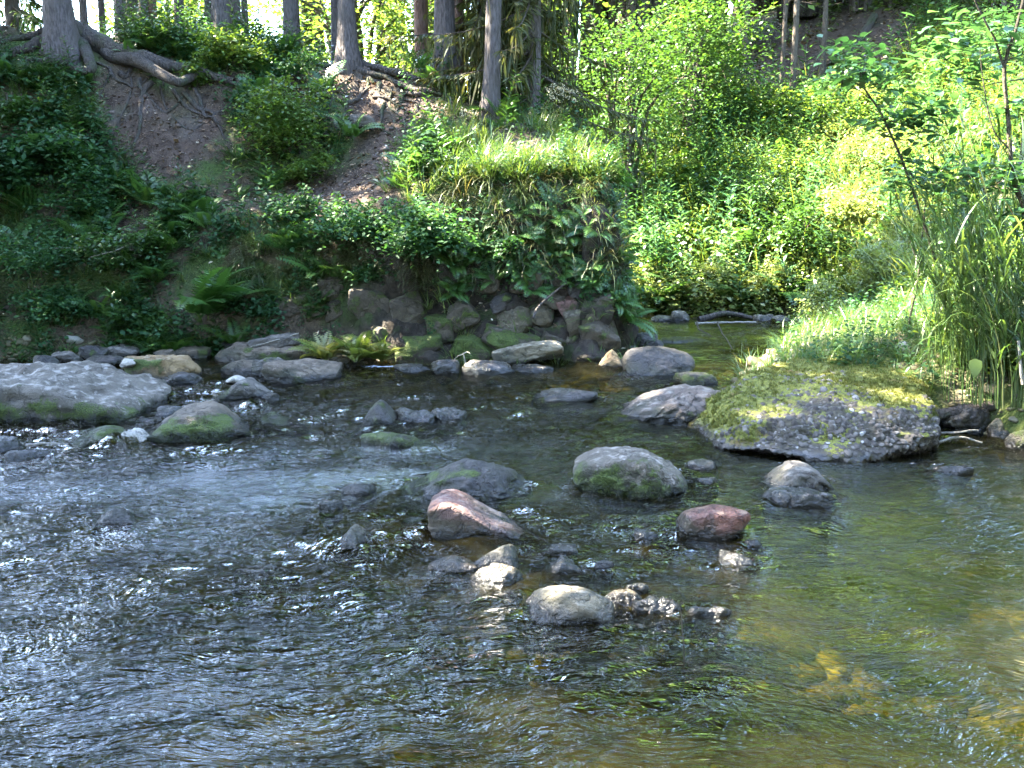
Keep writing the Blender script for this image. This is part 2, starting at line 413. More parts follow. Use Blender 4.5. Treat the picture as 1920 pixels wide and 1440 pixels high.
vc = b.vor(g, 9, 'F1', 'Color'); sv = b.n('SeparateColor'); b.l(vc, sv.inputs[0])
bed = b.ramp(sv.outputs[0], [(0, (.045, .036, .014)), (.5, (.085, .072, .026)), (.8, (.12, .10, .036)), (1, (.18, .145, .07))])
bed = b.mix(b.maprange(n1, .40, .62), bed, (.125, .12, .022))
bed = b.mix(b.maprange(n2, .3, .7, 0, .5), bed, (.05, .036, .014))
under = b.maprange(z.outputs[2], -.05, .03, 1, 0)
col = b.mix(under, col, bed)
hh = b.math('ADD', n2, b.math('MULTIPLY', n3, .5))
b.out(b.princ(col, .9, b.bump(hh, .8, .05), .25)); M['ground'] = m

# water: clear brown stream, no refraction so the sun reaches the bed; fresnel mirror on rippled facets
m, b = new_mat('stream_water'); g = b.pos()
wv = b.n('TexNoise', noise_dimensions='3D'); wv.inputs['Scale'].default_value = 1.1; wv.inputs['Detail'].default_value = 2
b.l(g, wv.inputs['Vector'])
vm = b.n('VectorMath', operation='MULTIPLY_ADD'); b.l(wv.outputs['Color'], vm.inputs[0]); vm.inputs[1].default_value = (.55, .55, 0); b.l(g, vm.inputs[2])
q = b.scale(vm.outputs[0], (9.5, 23.0, 1.0), (0, 0, RAD(-9)))
r1 = b.noise(q, 1.0, 3, .55, .6)
q2 = b.scale(vm.outputs[0], (28.0, 60.0, 1.0), (0, 0, RAD(12)))
r2 = b.noise(q2, 1.0, 2, .5, .4)
rgh = b.attr('rough')
h = b.math('ADD', b.math('MULTIPLY', r1, 1.0), b.math('MULTIPLY', r2, .42))
h = b.math('MULTIPLY', h, rgh)
bn = b.bump(h, 1.0, .070)
fr = b.n('Fresnel'); fr.inputs['IOR'].default_value = 1.34; b.l(bn, fr.inputs['Normal'])
gl = b.n('BsdfGlossy'); gl.inputs['Roughness'].default_value = .04; b.l(bn, gl.inputs['Normal'])
tp = b.n('BsdfTransparent'); tp.inputs['Color'].default_value = (.36, .335, .105, 1)
df = b.n('BsdfDiffuse'); df.inputs['Color'].default_value = (.040, .036, .014, 1)
mb = b.n('MixShader'); mb.inputs[0].default_value = .06; b.l(tp.outputs[0], mb.inputs[1]); b.l(df.outputs[0], mb.inputs[2])
mx = b.n('MixShader'); b.l(b.math('MULTIPLY_ADD', fr.outputs[0], 4.0, -.11, clamp=True), mx.inputs[0]); b.l(mb.outputs[0], mx.inputs[1]); b.l(gl.outputs[0], mx.inputs[2])
fo = b.n('BsdfDiffuse'); fo.inputs['Color'].default_value = (.80, .82, .85, 1); b.l(bn, fo.inputs['Normal'])
fk = b.noise(b.scale(vm.outputs[0], (20, 44, 1)), 1.0, 6, .75)
fm = b.maprange(b.math('ADD', b.attr('foam'), b.math('MULTIPLY', fk, 1.0)), .92, 1.14, 0, .9)
mf = b.n('MixShader'); b.l(fm, mf.inputs[0]); b.l(mx.outputs[0], mf.inputs[1]); b.l(fo.outputs[0], mf.inputs[2])
b.out(mf.outputs[0]); M['water'] = m

m, b = new_mat('pebble_conglomerate'); p = b.objc()
ptone = b.attr('t'); pk = b.attr('peb')
n2 = b.noise(p, 30, 5, .65); n1 = b.noise(p, 4, 4)
pc = b.ramp(ptone, [(0, (.022, .018, .014)), (.35, (.045, .038, .032)), (.60, (.080, .070, .060)), (.86, (.15, .14, .125)), (1, (.33, .32, .30))])
mt = b.mix(b.maprange(n2, .35, .65), (.018, .015, .009), (.045, .038, .022))
c = b.mix(b.maprange(pk, .12, .3), mt, pc)
ms = b.attr('moss'); mf_ = b.noise(p, 90, 3, .7)
mk = b.maprange(b.math('ADD', b.math('SUBTRACT', ms, b.math('MULTIPLY', pk, .55)), b.math('MULTIPLY', b.noise(p, 7, 5, .7), .9)), .70, .95)
mcol = b.mix(b.maprange(mf_, .3, .7), (.055, .062, .010), (.15, .15, .022)); mcol = b.mix(b.maprange(n1, .58, .74), mcol, (.10, .058, .022))
c = b.mix(mk, c, mcol)
zz = b.n('SeparateXYZ'); b.l(b.pos(), zz.inputs[0])
wt = b.maprange(b.math('ADD', zz.outputs[2], b.math('MULTIPLY', n2, .05)), .05, .10, 1, 0)
c = b.mix(wt, c, b.mix(1.0, c, (.40, .38, .36), 'MULTIPLY'))
b.out(b.princ(c, b.maprange(wt, 0, 1, .8, .3), b.bump(b.math('ADD', n2, b.math('MULTIPLY', mk, mf_)), .6, .012), .35)); M['conglom'] = m

m, b = new_mat('leaf_litter_chip'); t = b.attr('t')
b.out(b.princ(b.ramp(t, [(0, (.06, .035, .02)), (.5, (.15, .09, .05)), (.85, (.30, .21, .12)), (1, (.5, .44, .34))]), .8)); M['litter'] = m
m, b = new_mat('pebble'); t = b.attr('t'); n = b.noise(b.pos(), 40, 4)
c = b.ramp(t, [(0, (.05, .042, .020)), (.4, (.085, .074, .032)), (.75, (.125, .108, .05)), (.95, (.19, .17, .11)), (1, (.30, .28, .24))])
b.out(b.princ(b.mix(b.math('MULTIPLY', n, .6), c, (.06, .05, .03)), .6)); M['pebble'] = m
m, b = new_mat('soil_stone'); t = b.attr('t'); n = b.noise(b.pos(), 40, 4)
c = b.ramp(t, [(0, (.05, .034, .026)), (.5, (.10, .072, .055)), (.85, (.16, .13, .11)), (1, (.26, .24, .21))])
b.out(b.princ(b.mix(b.math('MULTIPLY', n, .6), c, (.05, .034, .026)), .85)); M['soil_stone'] = m
m, b = new_mat('seed_head'); t = b.attr('t')
b.out(b.princ(b.ramp(t, [(0, (.22, .19, .10)), (1, (.42, .36, .22))]), .8)); M['seed'] = m
# ------------------------------------------------------------------ terrain
LEFT_LAND = np.array([(-60, -12), (-5.2, -12), (-4.8, 0), (-5.2, 4), (-6.1, 6.5), (-6.5, 8.6), (-5.3, 9.75), (-4, 10.15), (-2.8, 10.2), (-1.9, 10.1), (-1.25, 9.9), (-.5, 9.93),
                      (.3, 9.98), (1.02, 10.03), (1.30, 10.3), (1.34, 11.2), (1.12, 12.6), (.3, 13.6), (-2, 15), (-8, 18), (-30, 24), (-60, 30)], float)
RIGHT_LAND = np.array([(-60, 34), (-30, 28), (-8, 20.5), (-2, 17.3), (.6, 15.1), (1.7, 14.35), (2.6, 14.0), (3.5, 13.75), (4.3, 13.45), (4.45, 12.9), (3.9, 12.2),
                       (3.25, 11.4), (2.45, 10.0), (1.95, 8.9), (1.85, 8.1), (2.1, 7.3), (2.75, 6.95), (3.35, 6.75), (4.0, 6.25), (5, 5), (6, 2), (7, -12), (70, -12), (70, 120), (-60, 120)], float)

def sd_poly(P, poly):
    """signed distance, positive inside"""
    A = poly; B = np.roll(poly, -1, 0); d = np.full(len(P), 1e9); ins = np.zeros(len(P), bool)
    for a, c in zip(A, B):
        e = c - a; v = P - a; t = np.clip((v @ e) / (e @ e), 0, 1); dd = v - t[:, None] * e
        d = np.minimum(d, (dd * dd).sum(1))
        cond = (a[1] > P[:, 1]) != (c[1] > P[:, 1])
        if a[1] != c[1]:
            ins ^= cond & (P[:, 0] < (c[0] - a[0]) * (P[:, 1] - a[1]) / (c[1] - a[1]) + a[0])
    return np.where(ins, 1, -1) * np.sqrt(d)

class TPS:
    def __init__(s, pts, lam=0.02):
        P = np.array(pts, float); s.c = P[:, :2]; n = len(P)
        K = s.k(s.c) + lam * np.eye(n); Q = np.hstack([np.ones((n, 1)), s.c])
        A = np.zeros((n + 3, n + 3)); A[:n, :n] = K; A[:n, n:] = Q; A[n:, :n] = Q.T
        s.w = np.linalg.solve(A, np.concatenate([P[:, 2], np.zeros(3)])); s.n = n
    def k(s, X):
        d2 = ((X[:, None, :] - s.c[None]) ** 2).sum(-1); return 0.5 * d2 * np.log(d2 + 1e-9)
    def __call__(s, X):
        X = np.asarray(X, float); return s.k(X) @ s.w[:s.n] + s.w[s.n] + X @ s.w[s.n + 1:]

ctl = [(0, 640, 10.1), (0, 560, 10.55), (0, 450, 11.1), (0, 330, 11.7), (0, 200, 12.3), (0, 110, 12.9), (0, 80, 13.4),
       (250, 635, 10.3), (250, 560, 10.7), (250, 450, 11.15), (250, 380, 11.6), (250, 300, 12.0), (250, 200, 12.45), (250, 145, 12.8), (250, 95, 13.4),
       (450, 630, 10.35), (450, 550, 10.6), (450, 450, 10.85), (450, 392, 11.3), (450, 350, 11.8), (450, 280, 12.2), (450, 200, 12.6), (450, 105, 13.5),
       (600, 580, 10.3), (620, 500, 10.45), (620, 400, 10.7), (620, 365, 11.5), (640, 320, 12.0), (640, 200, 12.7), (650, 122, 13.3),
       (740, 395, 10.4), (750, 345, 11.0), (740, 290, 11.6), (750, 200, 12.5), (780, 140, 13.4),
       (900, 335, 10.45), (900, 300, 10.9), (920, 236, 12.0), (880, 185, 13.0), (1050, 335, 10.45), (1050, 285, 11.1), (1030, 242, 12.0), (1150, 318, 10.6), (1160, 290, 11.2)]
LT = [tuple(at(*c)) for c in ctl]
LT += [tuple(at(-60, 22, 13.1)), tuple(at(10, 36, 13.3)), tuple(at(-250, 5, 13.2)), (-7, 6, .6), (-9, 5, 1.6), (-7, 0, 1.0), (-10, 0, 2.2), (-9, -8, 2), (-25, 0, 4), (-12, 8.5, .7), (-12, 11, 2.4), (-12, 14, 3.6), (-20, 12, 2.8), (-9, 9.6, .6), (-9.5, 12, 2.9), (-20, 25, 3.6), (-10, 20, 3.7), (-4, 18, 3.5), (-8, 16, 3.7), (-14, 18, 3.8),
       (-2.2, 14.2, 3.2), (-.5, 14, 2.9), (.6, 12.8, 2.3), (-30, 10, 2.5), (-60, 25, 4), (-5, 15, 3.65)]
RT = [(2.4, 8.6, .26), (2.3, 9.4, .18), (3.0, 9.4, .32), (3.0, 10.6, .22), (3.9, 11.3, .25), (4.4, 12.2, .35), (3.0, 7.6, .38), (3.6, 8.4, .5), (3.4, 7.2, .34), (2.9, 7.25, .34), (3.1, 7.1, .40), (3.3, 7.6, .46), (4.2, 7.0, .8), (5, 6.5, 1.2), (4.6, 8.2, .95), (4.3, 9.8, .6), (5.2, 11, .9), (6, 9, 1.7), (8, 8, 2.4),
      (1.7, 14.7, .15), (2, 15.2, .5), (2.2, 16.3, 1.2), (2.2, 18, 2.3), (3.2, 20, 3.5), (3.2, 14.2, .2), (3.4, 15, .8), (3.6, 17, 2.0), (4.7, 13.6, .35), (5, 15, 1.35), (6, 17, 2.5), (5, 19, 3.4), (5.6, 12.6, .85), (7, 13, 1.9), (6.3, 14.3, 1.9), (7.6, 15.6, 3.0), (7, 18, 3.6), (8.4, 17, 4.0), (5, 22, 4.7), (5, 20.3, 4.2), (10, 14, 3.6), (10, 20, 6), (7, 21, 5.2),
      (0, 16.2, .7), (0, 18.5, 1.8), (-4, 22, 2.0), (-14, 27, 2.4), (-30, 34, 3), (-4, 32, 3.6), (10, 32, 8.5), (25, 15, 8), (25, 40, 13), (8, 2, 2.2), (9, -8, 2.5), (25, 0, 7), (-30, 70, 5), (30, 90, 16), (0, 60, 7), (60, 60, 18), (-50, 100, 7)]
tpsL, tpsR = TPS(LT), TPS(RT)

def zone(a, b_, s): return np.arange(a, b_, s)
gx = np.unique(np.round(np.concatenate([zone(-60, -14, 2.0), zone(-14, -7, .25), zone(-7, 5.2, .055), zone(5.2, 10, .12), zone(10, 20, .8), zone(20, 70.1, 4)]), 4))
gy = np.unique(np.round(np.concatenate([zone(-12, 1, 1.0), zone(1, 6, .10), zone(6, 9.6, .06), zone(9.6, 10.8, .035), zone(10.8, 15, .06), zone(15, 22, .14), zone(22, 40, 1.0), zone(40, 120.1, 5)]), 4))
GX, GY = np.meshgrid(gx, gy, indexing='ij'); XY = np.stack([GX.ravel(), GY.ravel()], -1)
P3 = np.column_stack([XY, np.zeros(len(XY))])
sL, sR = sd_poly(XY, LEFT_LAND), sd_poly(XY, RIGHT_LAND)
wob = 0.10 * fbm(P3 * 2.2, 5, 3)
wl = np.where(XY[:, 0] > .75, .34, np.where(XY[:, 0] > -1.6, .52, np.where(XY[:, 0] > -2.4, .6, .5))); wl = np.clip(wl, .2, 2)
# the spit ends in a steep face about 0.4 m thick; everywhere else the bank rises from a short step
topL = np.maximum(tpsL(XY), .12) + .06 * fbm(P3 * 1.6, 9, 4) + .03 * fbm(P3 * 6, 19, 3)
topR = np.maximum(tpsR(XY), .08) + .05 * fbm(P3 * 1.6, 29, 4) + .025 * fbm(P3 * 6, 39, 3)
depth = -.10 - .18 * np.clip(-np.maximum(sL, sR) / 2.0, 0, 1) + .05 * fbm(P3 * 1.1, 3, 4)
prL = sstep(-.10, 1.0, (sL + wob * .6) / wl * .8); prR = sstep(-.25, 1.0, (sR + wob) / .55)
Z = depth.copy()
Z = np.where(sL + wob > -.2, depth * (1 - prL) + topL * prL, Z)
Z = np.where(sR + wob > -.3, depth * (1 - prR) + topR * prR, Z)
prN = sstep(-.8, -1.8, XY[:, 1] + wob) * (np.maximum(sL, sR) < .3); Z = np.maximum(Z, Z * (1 - prN) + prN * (.35 + .12 * np.clip(-1.8 - XY[:, 1], 0, 9)))   # the bank the camera stands on
ZG = Z.reshape(GX.shape)

def zat(P):
    P = np.atleast_2d(np.asarray(P, float))
    i = np.clip(np.searchsorted(gx, P[:, 0]) - 1, 0, len(gx) - 2); j = np.clip(np.searchsorted(gy, P[:, 1]) - 1, 0, len(gy) - 2)
    u = np.clip((P[:, 0] - gx[i]) / (gx[i + 1] - gx[i]), 0, 1); v = np.clip((P[:, 1] - gy[j]) / (gy[j + 1] - gy[j]), 0, 1)
    return (ZG[i, j] * (1 - u) * (1 - v) + ZG[i + 1, j] * u * (1 - v) + ZG[i, j + 1] * (1 - u) * v + ZG[i + 1, j + 1] * u * v)
def z1(x, y): return float(zat([(x, y)])[0])

def hit(px, py, y0=5.0, y1=60.0):
    """where the sight line first meets the ground"""
    r = ray(px, py); Y = np.concatenate([np.arange(y0, 18, .02), np.arange(18, y1, .1)])
    X = r[0] / r[1] * Y; H = CAM_H + r[2] / r[1] * Y; below = H < zat(np.stack([X, Y], -1))
    k = int(np.argmax(below)) if below.any() else len(Y) - 1
    return np.array([X[k], Y[k], H[k]])

def slope_n(P):
    e = .08; P = np.atleast_2d(P)[:, :2]
    dx = (zat(P + (e, 0)) - zat(P - (e, 0))) / (2 * e); dy = (zat(P + (0, e)) - zat(P - (0, e))) / (2 * e)
    n = np.stack([-dx, -dy, np.ones(len(P))], -1); return n / np.linalg.norm(n, axis=1)[:, None]

ROOTS = [np.array(p, float) for p in ([(-20, 50), (130, 55), (230, 85), (340, 120), (460, 150), (460, 185), (330, 185), (200, 165), (100, 140), (-20, 130)],)]
PATH = [np.array(p, float) for p in ([(610, 120), (700, 125), (760, 150), (830, 190), (900, 215), (930, 235), (840, 225), (760, 265), (730, 320), (720, 380), (640, 410), (430, 400), (520, 365), (620, 330), (690, 290), (690, 240), (640, 210)],
        [(180, 165), (330, 175), (420, 190), (420, 240), (350, 330), (270, 320), (200, 240)], [(215, 395), (290, 400), (280, 455), (220, 450)], [(860, 270), (960, 245), (1060, 270), (1010, 300), (880, 305)])]
CLEAR = [np.array(p, float) for p in ([(310, 470), (500, 470), (510, 640), (310, 650)], [(235, 300), (345, 300), (345, 400), (235, 400)], [(560, 610), (735, 610), (745, 680), (560, 680)])]
BROWN = [np.array(p, float) for p in ([(1380, 60), (1480, 20), (1700, 20), (1730, 110), (1600, 180), (1400, 195)],)]
def mask_px(P, polys, soft=25.0, grow=0.0):
    px, py = pix_of(P); q = np.stack([px, py], -1); m = np.zeros(len(q))
    for p in polys: m = np.maximum(m, sstep(-soft, soft, sd_poly(q, p) + grow))
    return m
GP = np.column_stack([XY, Z])
infr = (XY[:, 1] > 9.5) & (XY[:, 1] < 24)
dirt = np.where(infr, np.clip(np.maximum(mask_px(GP, PATH, 22) * (sL > 0), mask_px(GP, BROWN, 40) * (sR > 0)) + .25 * fbm(P3 * 4, 77, 3) * infr, 0, 1), 0)
dirt = dirt * (dirt > .12)
face = sstep(.9, .2, sL) * (sL > -.3) * sstep(-2.2, -1.2, XY[:, 0]) * sstep(1.9, 1.5, Z)
bar = (sR > -.4) * sstep(.55, .38, Z) * (XY[:, 1] < 13.2) * (XY[:, 0] > 1.2) * 1.0
ni, nj = GX.shape
ii, jj = np.meshgrid(np.arange(ni - 1), np.arange(nj - 1), indexing='ij'); qd = ii * nj + jj
GF = np.stack([qd, qd + nj, qd + nj + 1, qd + 1], -1).reshape(-1, 4)
# the spit face is lumpy and undercut: push its points out along the face normal
GV = GP.copy()
mk = face > .05
nn = slope_n(GP[mk]); GV[mk] += nn * (.17 * fbm(GP[mk] * (2.4, 2.4, 3.6), 61, 4))[:, None] * face[mk][:, None]
ground = link('ground', mesh_from('ground', GV, GF, M['ground'], {'dirt': dirt, 'face': face, 'bar': bar}))
tag(ground, kind='structure')

ROCKS = []                                             # (x, y, half width, half depth) of the stones standing in the stream
print('terrain', round(time.time() - T00, 1), len(GV))
# ------------------------------------------------------------------ stones
def rock_shape(seed, size, n=22, planes=14, sharp=14, rough=.05, prof=None, lean=0.0, flat=0.0):
    """faceted boulder inside a box size=(w,d,h) centred on the origin"""
    r = rng_(seed); D, F = cs(n)
    N = r.normal(0, 1, (planes, 3)); N /= np.linalg.norm(N, axis=1)[:, None]; dist = r.uniform(.72, 1.0, planes)
    N = np.vstack([N, np.eye(3), -np.eye(3)]); dist = np.concatenate([dist, [.92] * 6])
    if flat: N = np.vstack([N, [[r.normal(0, .08), r.normal(0, .08), 1.0]]]); dist = np.append(dist, 1 - flat)
    rr = dist[None] / np.maximum(D @ N.T, .02)
    R = (np.sum(rr ** -float(sharp), 1)) ** (-1.0 / sharp)
    V = D * R[:, None]
    V -= (V.max(0) + V.min(0)) / 2; V /= (V.max(0) - V.min(0))
    V = V * np.array(size)
    s = float(np.mean(size)); q = V / s
    V = V + D * (1.35 * rough * s * (fbm(q * 2.3 + seed, seed, 3) * .6 + (1 - 2 * np.abs(fbm(q * 5 + seed, seed + 5, 3))) * .30 + .20 * fbm(q * 18, seed + 9, 3)))[:, None]
    if prof is not None:
        t = V[:, 0] / size[0] + .5; tt = np.linspace(-.2, 1.2, 141); kk = np.interp(tt, [p[0] for p in prof], [p[1] for p in prof]); kk = np.convolve(np.pad(kk, 12, 'edge'), np.hanning(25) / np.hanning(25).sum(), 'valid'); k = np.interp(t, tt, kk)
        V[:, 2] = np.where(V[:, 2] > -size[2] * .5, (V[:, 2] + size[2] * .5) * k - size[2] * .5, V[:, 2])
    if lean: V[:, 0] += lean * V[:, 2]
    return V, F

def moss_attr(V, F, amt, bias=(0, 0, 0), seed=0):
    if amt is None: return np.full(len(V), -1.0)
    s = np.ptp(V, axis=0); u = V / s
    return amt + .25 * fbm(V * 6, seed + 3, 3) + u @ np.array(bias)

def stone(box, mat, label, cat='rock', name='rock', depth=.8, seed=1, h=None, moss=None, mb=(0, 0, 0), base=0.0, sub=.12, rz=0.0, tilt=(0, 0), dist=None, group=None, **kw):
    """a stone whose outline in the photograph spans box=(x0,x1,top,bottom); its foot stands on the level or distance given"""
    x0, x1, yt, yb = box
    f = on_level((x0 + x1) / 2, yb, base) if dist is None else at((x0 + x1) / 2, yb, dist)
    Yf = f[1]; wd = (x1 - x0) / FPX * Yf * 1.04; dp = wd * depth
    Yc = Yf + dp * .42; c = at((x0 + x1) / 2, yb, Yc)
    top = at((x0 + x1) / 2, yt, Yc + dp * .12)[2]
    zb = f[2] - sub
    hh = max((top - f[2]) * (.90 if (x1 - x0) > 120 else .70) + sub, .03)
    if base == 0 and dist is None and h is None: ROCKS.append((c[0], Yc, wd * .5, dp * .5)) if h is None else h
    V, F = rock_shape(seed, (wd, dp, hh), **kw)
    if rz or tilt[0] or tilt[1]:
        from mathutils import Euler
        V = V @ np.array(Euler((tilt[0], tilt[1], rz)).to_matrix()).T
    ctr = np.array([(x0 + x1 - 1920) / 2 / FPX * Yc * (1.0 / (math.cos(PITCH))) if False else at((x0 + x1) / 2, (yt + yb) / 2, Yc)[0], Yc, zb + hh / 2])
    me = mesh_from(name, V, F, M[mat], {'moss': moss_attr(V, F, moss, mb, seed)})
    o = link(name, me, None, ctr)
    return tag(o, label, cat, group)

S = stone
# -- left side of the stream
S((-130, 318, 680, 786), 'slab', 'great flat pale grey slab at the stream edge with mossy lower face', name='boulder', cat='boulder', depth=.80, seed=11, n=48, planes=8, sharp=16, rough=.045, flat=.25, sub=.30, moss=.10, mb=(0, -.5, -.85), tilt=(0, .03))
S((240, 376, 662, 716), 'tan', 'blocky orange brown stone just behind the great pale slab', depth=.6, seed=12, moss=.05, mb=(-.4, 0, .2), sharp=22)
S((300, 378, 690, 722), 'slate', 'low purplish wet stone wedged against the right end of the great slab', depth=.6, seed=13)
S((228, 256, 668, 684), 'white', 'small white stone lying behind the top of the great slab', depth=.7, seed=14, dist=8.75, sub=.03)
S((405, 602, 640, 676), 'brown', 'long flat brown slab under the bank, moss on its front', depth=.5, seed=15, n=30, flat=.3, moss=.05, mb=(0, -.5, -.3), sharp=20, base=.03)
S((470, 562, 622, 648), 'grey', 'thin grey slab tilted up on the bank behind the long brown slab', depth=.4, seed=16, base=.16, sub=.05, tilt=(0, -.16), flat=.3)
S((415, 500, 668, 700), 'brown', 'low brown mossy stone left of the pale green topped stone', depth=.7, seed=17, moss=.12)
S((474, 540, 664, 694), 'grey', 'pale greenish lumpy stone perched between two brown slabs', depth=.6, seed=18, moss=.12, rough=.10, base=.06)
S((500, 636, 672, 714), 'brown', 'broad brown slab with white scuffs sloping into the water', depth=.75, seed=19, n=30, flat=.3, moss=.0, mb=(0, -.4, -.3))
S((622, 656, 662, 687), 'tan', 'small orange stone beside the bright green cushion of ferns', depth=.8, seed=20)
S((400, 522, 701, 748), 'grey', 'dark pyramid shaped stone with a white patch on top, midstream left', depth=.7, seed=21, moss=.10, mb=(-.4, 0, -.2), prof=[(0, .45), (.5, 1), (1, .5)], sharp=20)
S((424, 470, 698, 718), 'white', 'white scab of stone capping the dark pyramid shaped stone', depth=.5, seed=22, dist=8.62, sub=.01, h=.07, prof=[(0, .5), (.4, 1), (1, .3)])
S((490, 526, 728, 752), 'dark', 'small dark knob at the right foot of the pyramid shaped stone', depth=.8, seed=23)
S((262, 476, 757, 822), 'brown', 'humped boulder coated with trailing green moss, white stone at its left', name='boulder', cat='boulder', depth=.7, seed=24, n=34, moss=.22, mb=(.1, -.5, -.3), prof=[(0, .5), (.35, .9), (.62, 1.05), (1, .55)])
S((122, 250, 790, 832), 'dark', 'low stone under bright green moss left of the white lump', depth=.7, seed=25, moss=.42, prof=[(0, .4), (.6, 1), (1, .8)])
S((214, 254, 786, 812), 'slate', 'small rounded slate blue stone leaning on the mossy hump', depth=.8, seed=26, dist=7.05, sub=.08)
S((231, 281, 801, 826), 'white', 'bright white lump between two mossy stones', depth=.8, seed=27, rough=.16, sharp=7)
S((138, 232, 754, 788), 'brown', 'small mossy hump at the front foot of the great slab', depth=.7, seed=28, moss=.28, prof=[(0, .5), (.5, 1), (1, .4)])
S((462, 575, 767, 796), 'dark', 'flat hump of green moss awash to the right of the humped boulder', depth=.7, seed=29, moss=.40, prof=[(0, .5), (.4, 1), (1, .5)])
S((78, 130, 766, 790), 'brown', 'little brown stone at the foot of the slab beside the mossy hump', depth=.8, seed=30, moss=.15)
S((12, 82, 748, 790), 'slate', 'bluish angular stone pressed against the front of the great slab', depth=.6, seed=31, sharp=22)
S((-40, 40, 815, 848), 'slate', 'wet slate stone cut by the left edge of the view', depth=.8, seed=32)
S((20, 95, 838, 862), 'slate', 'smooth grey stone nearly awash below the thin pale stick', depth=.8, seed=33)
S((290, 345, 752, 785), 'slate', 'wet bluish stone in the white water right of the great slab', depth=.8, seed=34)
S((655, 760, 744, 800), 'dark', 'dark mossy wedge shaped stone standing in the riffle', depth=.7, seed=35, moss=.22, mb=(-.3, -.2, -.2), prof=[(0, .2), (.55, 1.15), (1, .4)])
S((742, 815, 765, 798), 'slate', 'rough wet purplish stone right of the mossy wedge', depth=.8, seed=36, rough=.12)
S((808, 872, 760, 794), 'slate', 'second rough wet purplish stone with white water behind it', depth=.8, seed=37, rough=.12)
S((675, 825, 812, 840), 'dark', 'long low stone awash under a skin of pale green weed', depth=.5, seed=38, moss=.38, h=.16)
S((1000, 1120, 722, 752), 'dark', 'dark smooth stone just awash in midstream', depth=.6, seed=39, moss=.05, h=.18)
# -- middle group
S((742, 1000, 856, 936), 'dark', 'broad dark boulder with a mossy left shoulder, midstream', name='boulder', cat='boulder', depth=.7, seed=41, n=36, moss=.14, mb=(-.55, 0, 0), prof=[(0, .55), (.2, .75), (.5, 1.0), (.75, .85), (1, .55)], rough=.06)
S((1072, 1308, 838, 930), 'slab', 'large boulder with a pale scuffed crown and mossy sides', name='boulder', cat='boulder', depth=.75, seed=242, n=44, sharp=10, flat=.12, moss=.24, mb=(-.3, -.45, -.75), prof=[(0, .75), (.2, 1), (.6, 1.02), (.85, .85), (1, .5)], rough=.05)
S((1418, 1575, 856, 924), 'grey', 'rounded grey boulder in front of the pebbly boulder', name='boulder', cat='boulder', depth=.8, seed=243, n=30, sharp=7, flat=.05, moss=-.05, mb=(.5, 0, -.3), prof=[(0, .7), (.4, 1.05), (.7, .85), (1, .3)])
S((1430, 1560, 914, 948), 'slate', 'flat wet slate in front of the rounded grey boulder', depth=.6, seed=44, flat=.4)
S((1284, 1352, 858, 888), 'pink', 'small flat brownish stone between two boulders', depth=.8, seed=45, flat=.3)
S((1300, 1350, 886, 918), 'slate', 'small wet stone in the splash right of the pale crowned boulder', depth=.8, seed=46)
S((1742, 1812, 863, 888), 'slate', 'small purplish stone near the right bank, water all round', depth=.8, seed=47, rough=.09)
S((803, 1042, 925, 1006), 'red', 'pink granite wedge, high at its left end and tapering to the right', name='boulder', cat='boulder', depth=.55, seed=48, n=36, planes=8, sharp=18, prof=[(0, .95), (.12, 1.12), (.28, .98), (.5, .68), (.8, .42), (1, .22)], rough=.035)
S((1273, 1400, 938, 1014), 'redder', 'dark red rounded cube of stone standing clear of the water', name='boulder', cat='boulder', depth=.8, seed=49, n=34, planes=9, sharp=11, rough=.03, sub=.08)
S((1182, 1240, 982, 1020), 'slate', 'small purple stone left of the dark red stone', depth=.8, seed=50, rough=.10)
S((1236, 1276, 992, 1014), 'dark', 'tiny wet stone touching the dark red stone', depth=.8, seed=51)
S((1395, 1432, 1006, 1026), 'dark', 'tiny dark stone to the right of the dark red stone', depth=.9, seed=52)
S((1350, 1420, 1035, 1056), 'slate', 'smooth bluish stone awash in front of the dark red stone', depth=.8, seed=53, sharp=8)
S((850, 974, 1014, 1064), 'cream', 'pale cream stone tilted upward with a dark shaded end', depth=.5, seed=54, sharp=24, prof=[(0, .4), (.6, .85), (.9, 1.08), (1, .9)], rough=.03)
S((880, 985, 1052, 1100), 'brown', 'flat stone half under water before the tilted cream stone', depth=.7, seed=55, h=.15, flat=.3)
S((800, 900, 1038, 1066), 'tan', 'tan stone just beneath the surface left of the tilted cream stone', depth=.7, seed=56, h=.12)
S((1012, 1114, 1034, 1076), 'pink', 'flat brown pitted stone between the pink wedge and cream block', depth=.7, seed=57, rough=.08, prof=[(0, .6), (.4, 1), (1, .6)])
S((1030, 1082, 1018, 1042), 'grey', 'small grey stone behind the flat brown pitted stone', depth=.8, seed=58)
S((1112, 1150, 1044, 1070), 'dark', 'small black stone right of the flat brown pitted stone', depth=.8, seed=59)
S((978, 1152, 1087, 1168), 'cream', 'cream block with flat top and sharp right corner', name='boulder', cat='boulder', depth=.6, seed=60, n=34, planes=6, sharp=26, rough=.025, prof=[(0, .62), (.3, .85), (.75, 1.05), (1, 1.0)])
S((1128, 1212, 1098, 1136), 'tan', 'yellowish stone under the surface right of the cream block', depth=.7, seed=61, h=.15)
S((1170, 1218, 1083, 1114), 'dark', 'small dark hooked stone behind the wet purplish stones', depth=.7, seed=62)
S((1206, 1288, 1098, 1130), 'dark', 'dark flat stone lying on the wet purplish stones', depth=.7, seed=63, dist=4.18, sub=.02)
S((1184, 1284, 1110, 1152), 'slate', 'wet purplish cracked stone right of the cream block', depth=.7, seed=64, rough=.10, sharp=22)
S((1278, 1368, 1126, 1156), 'slate', 'low wet purplish stone trailing right of the cracked one', depth=.6, seed=65, rough=.12)
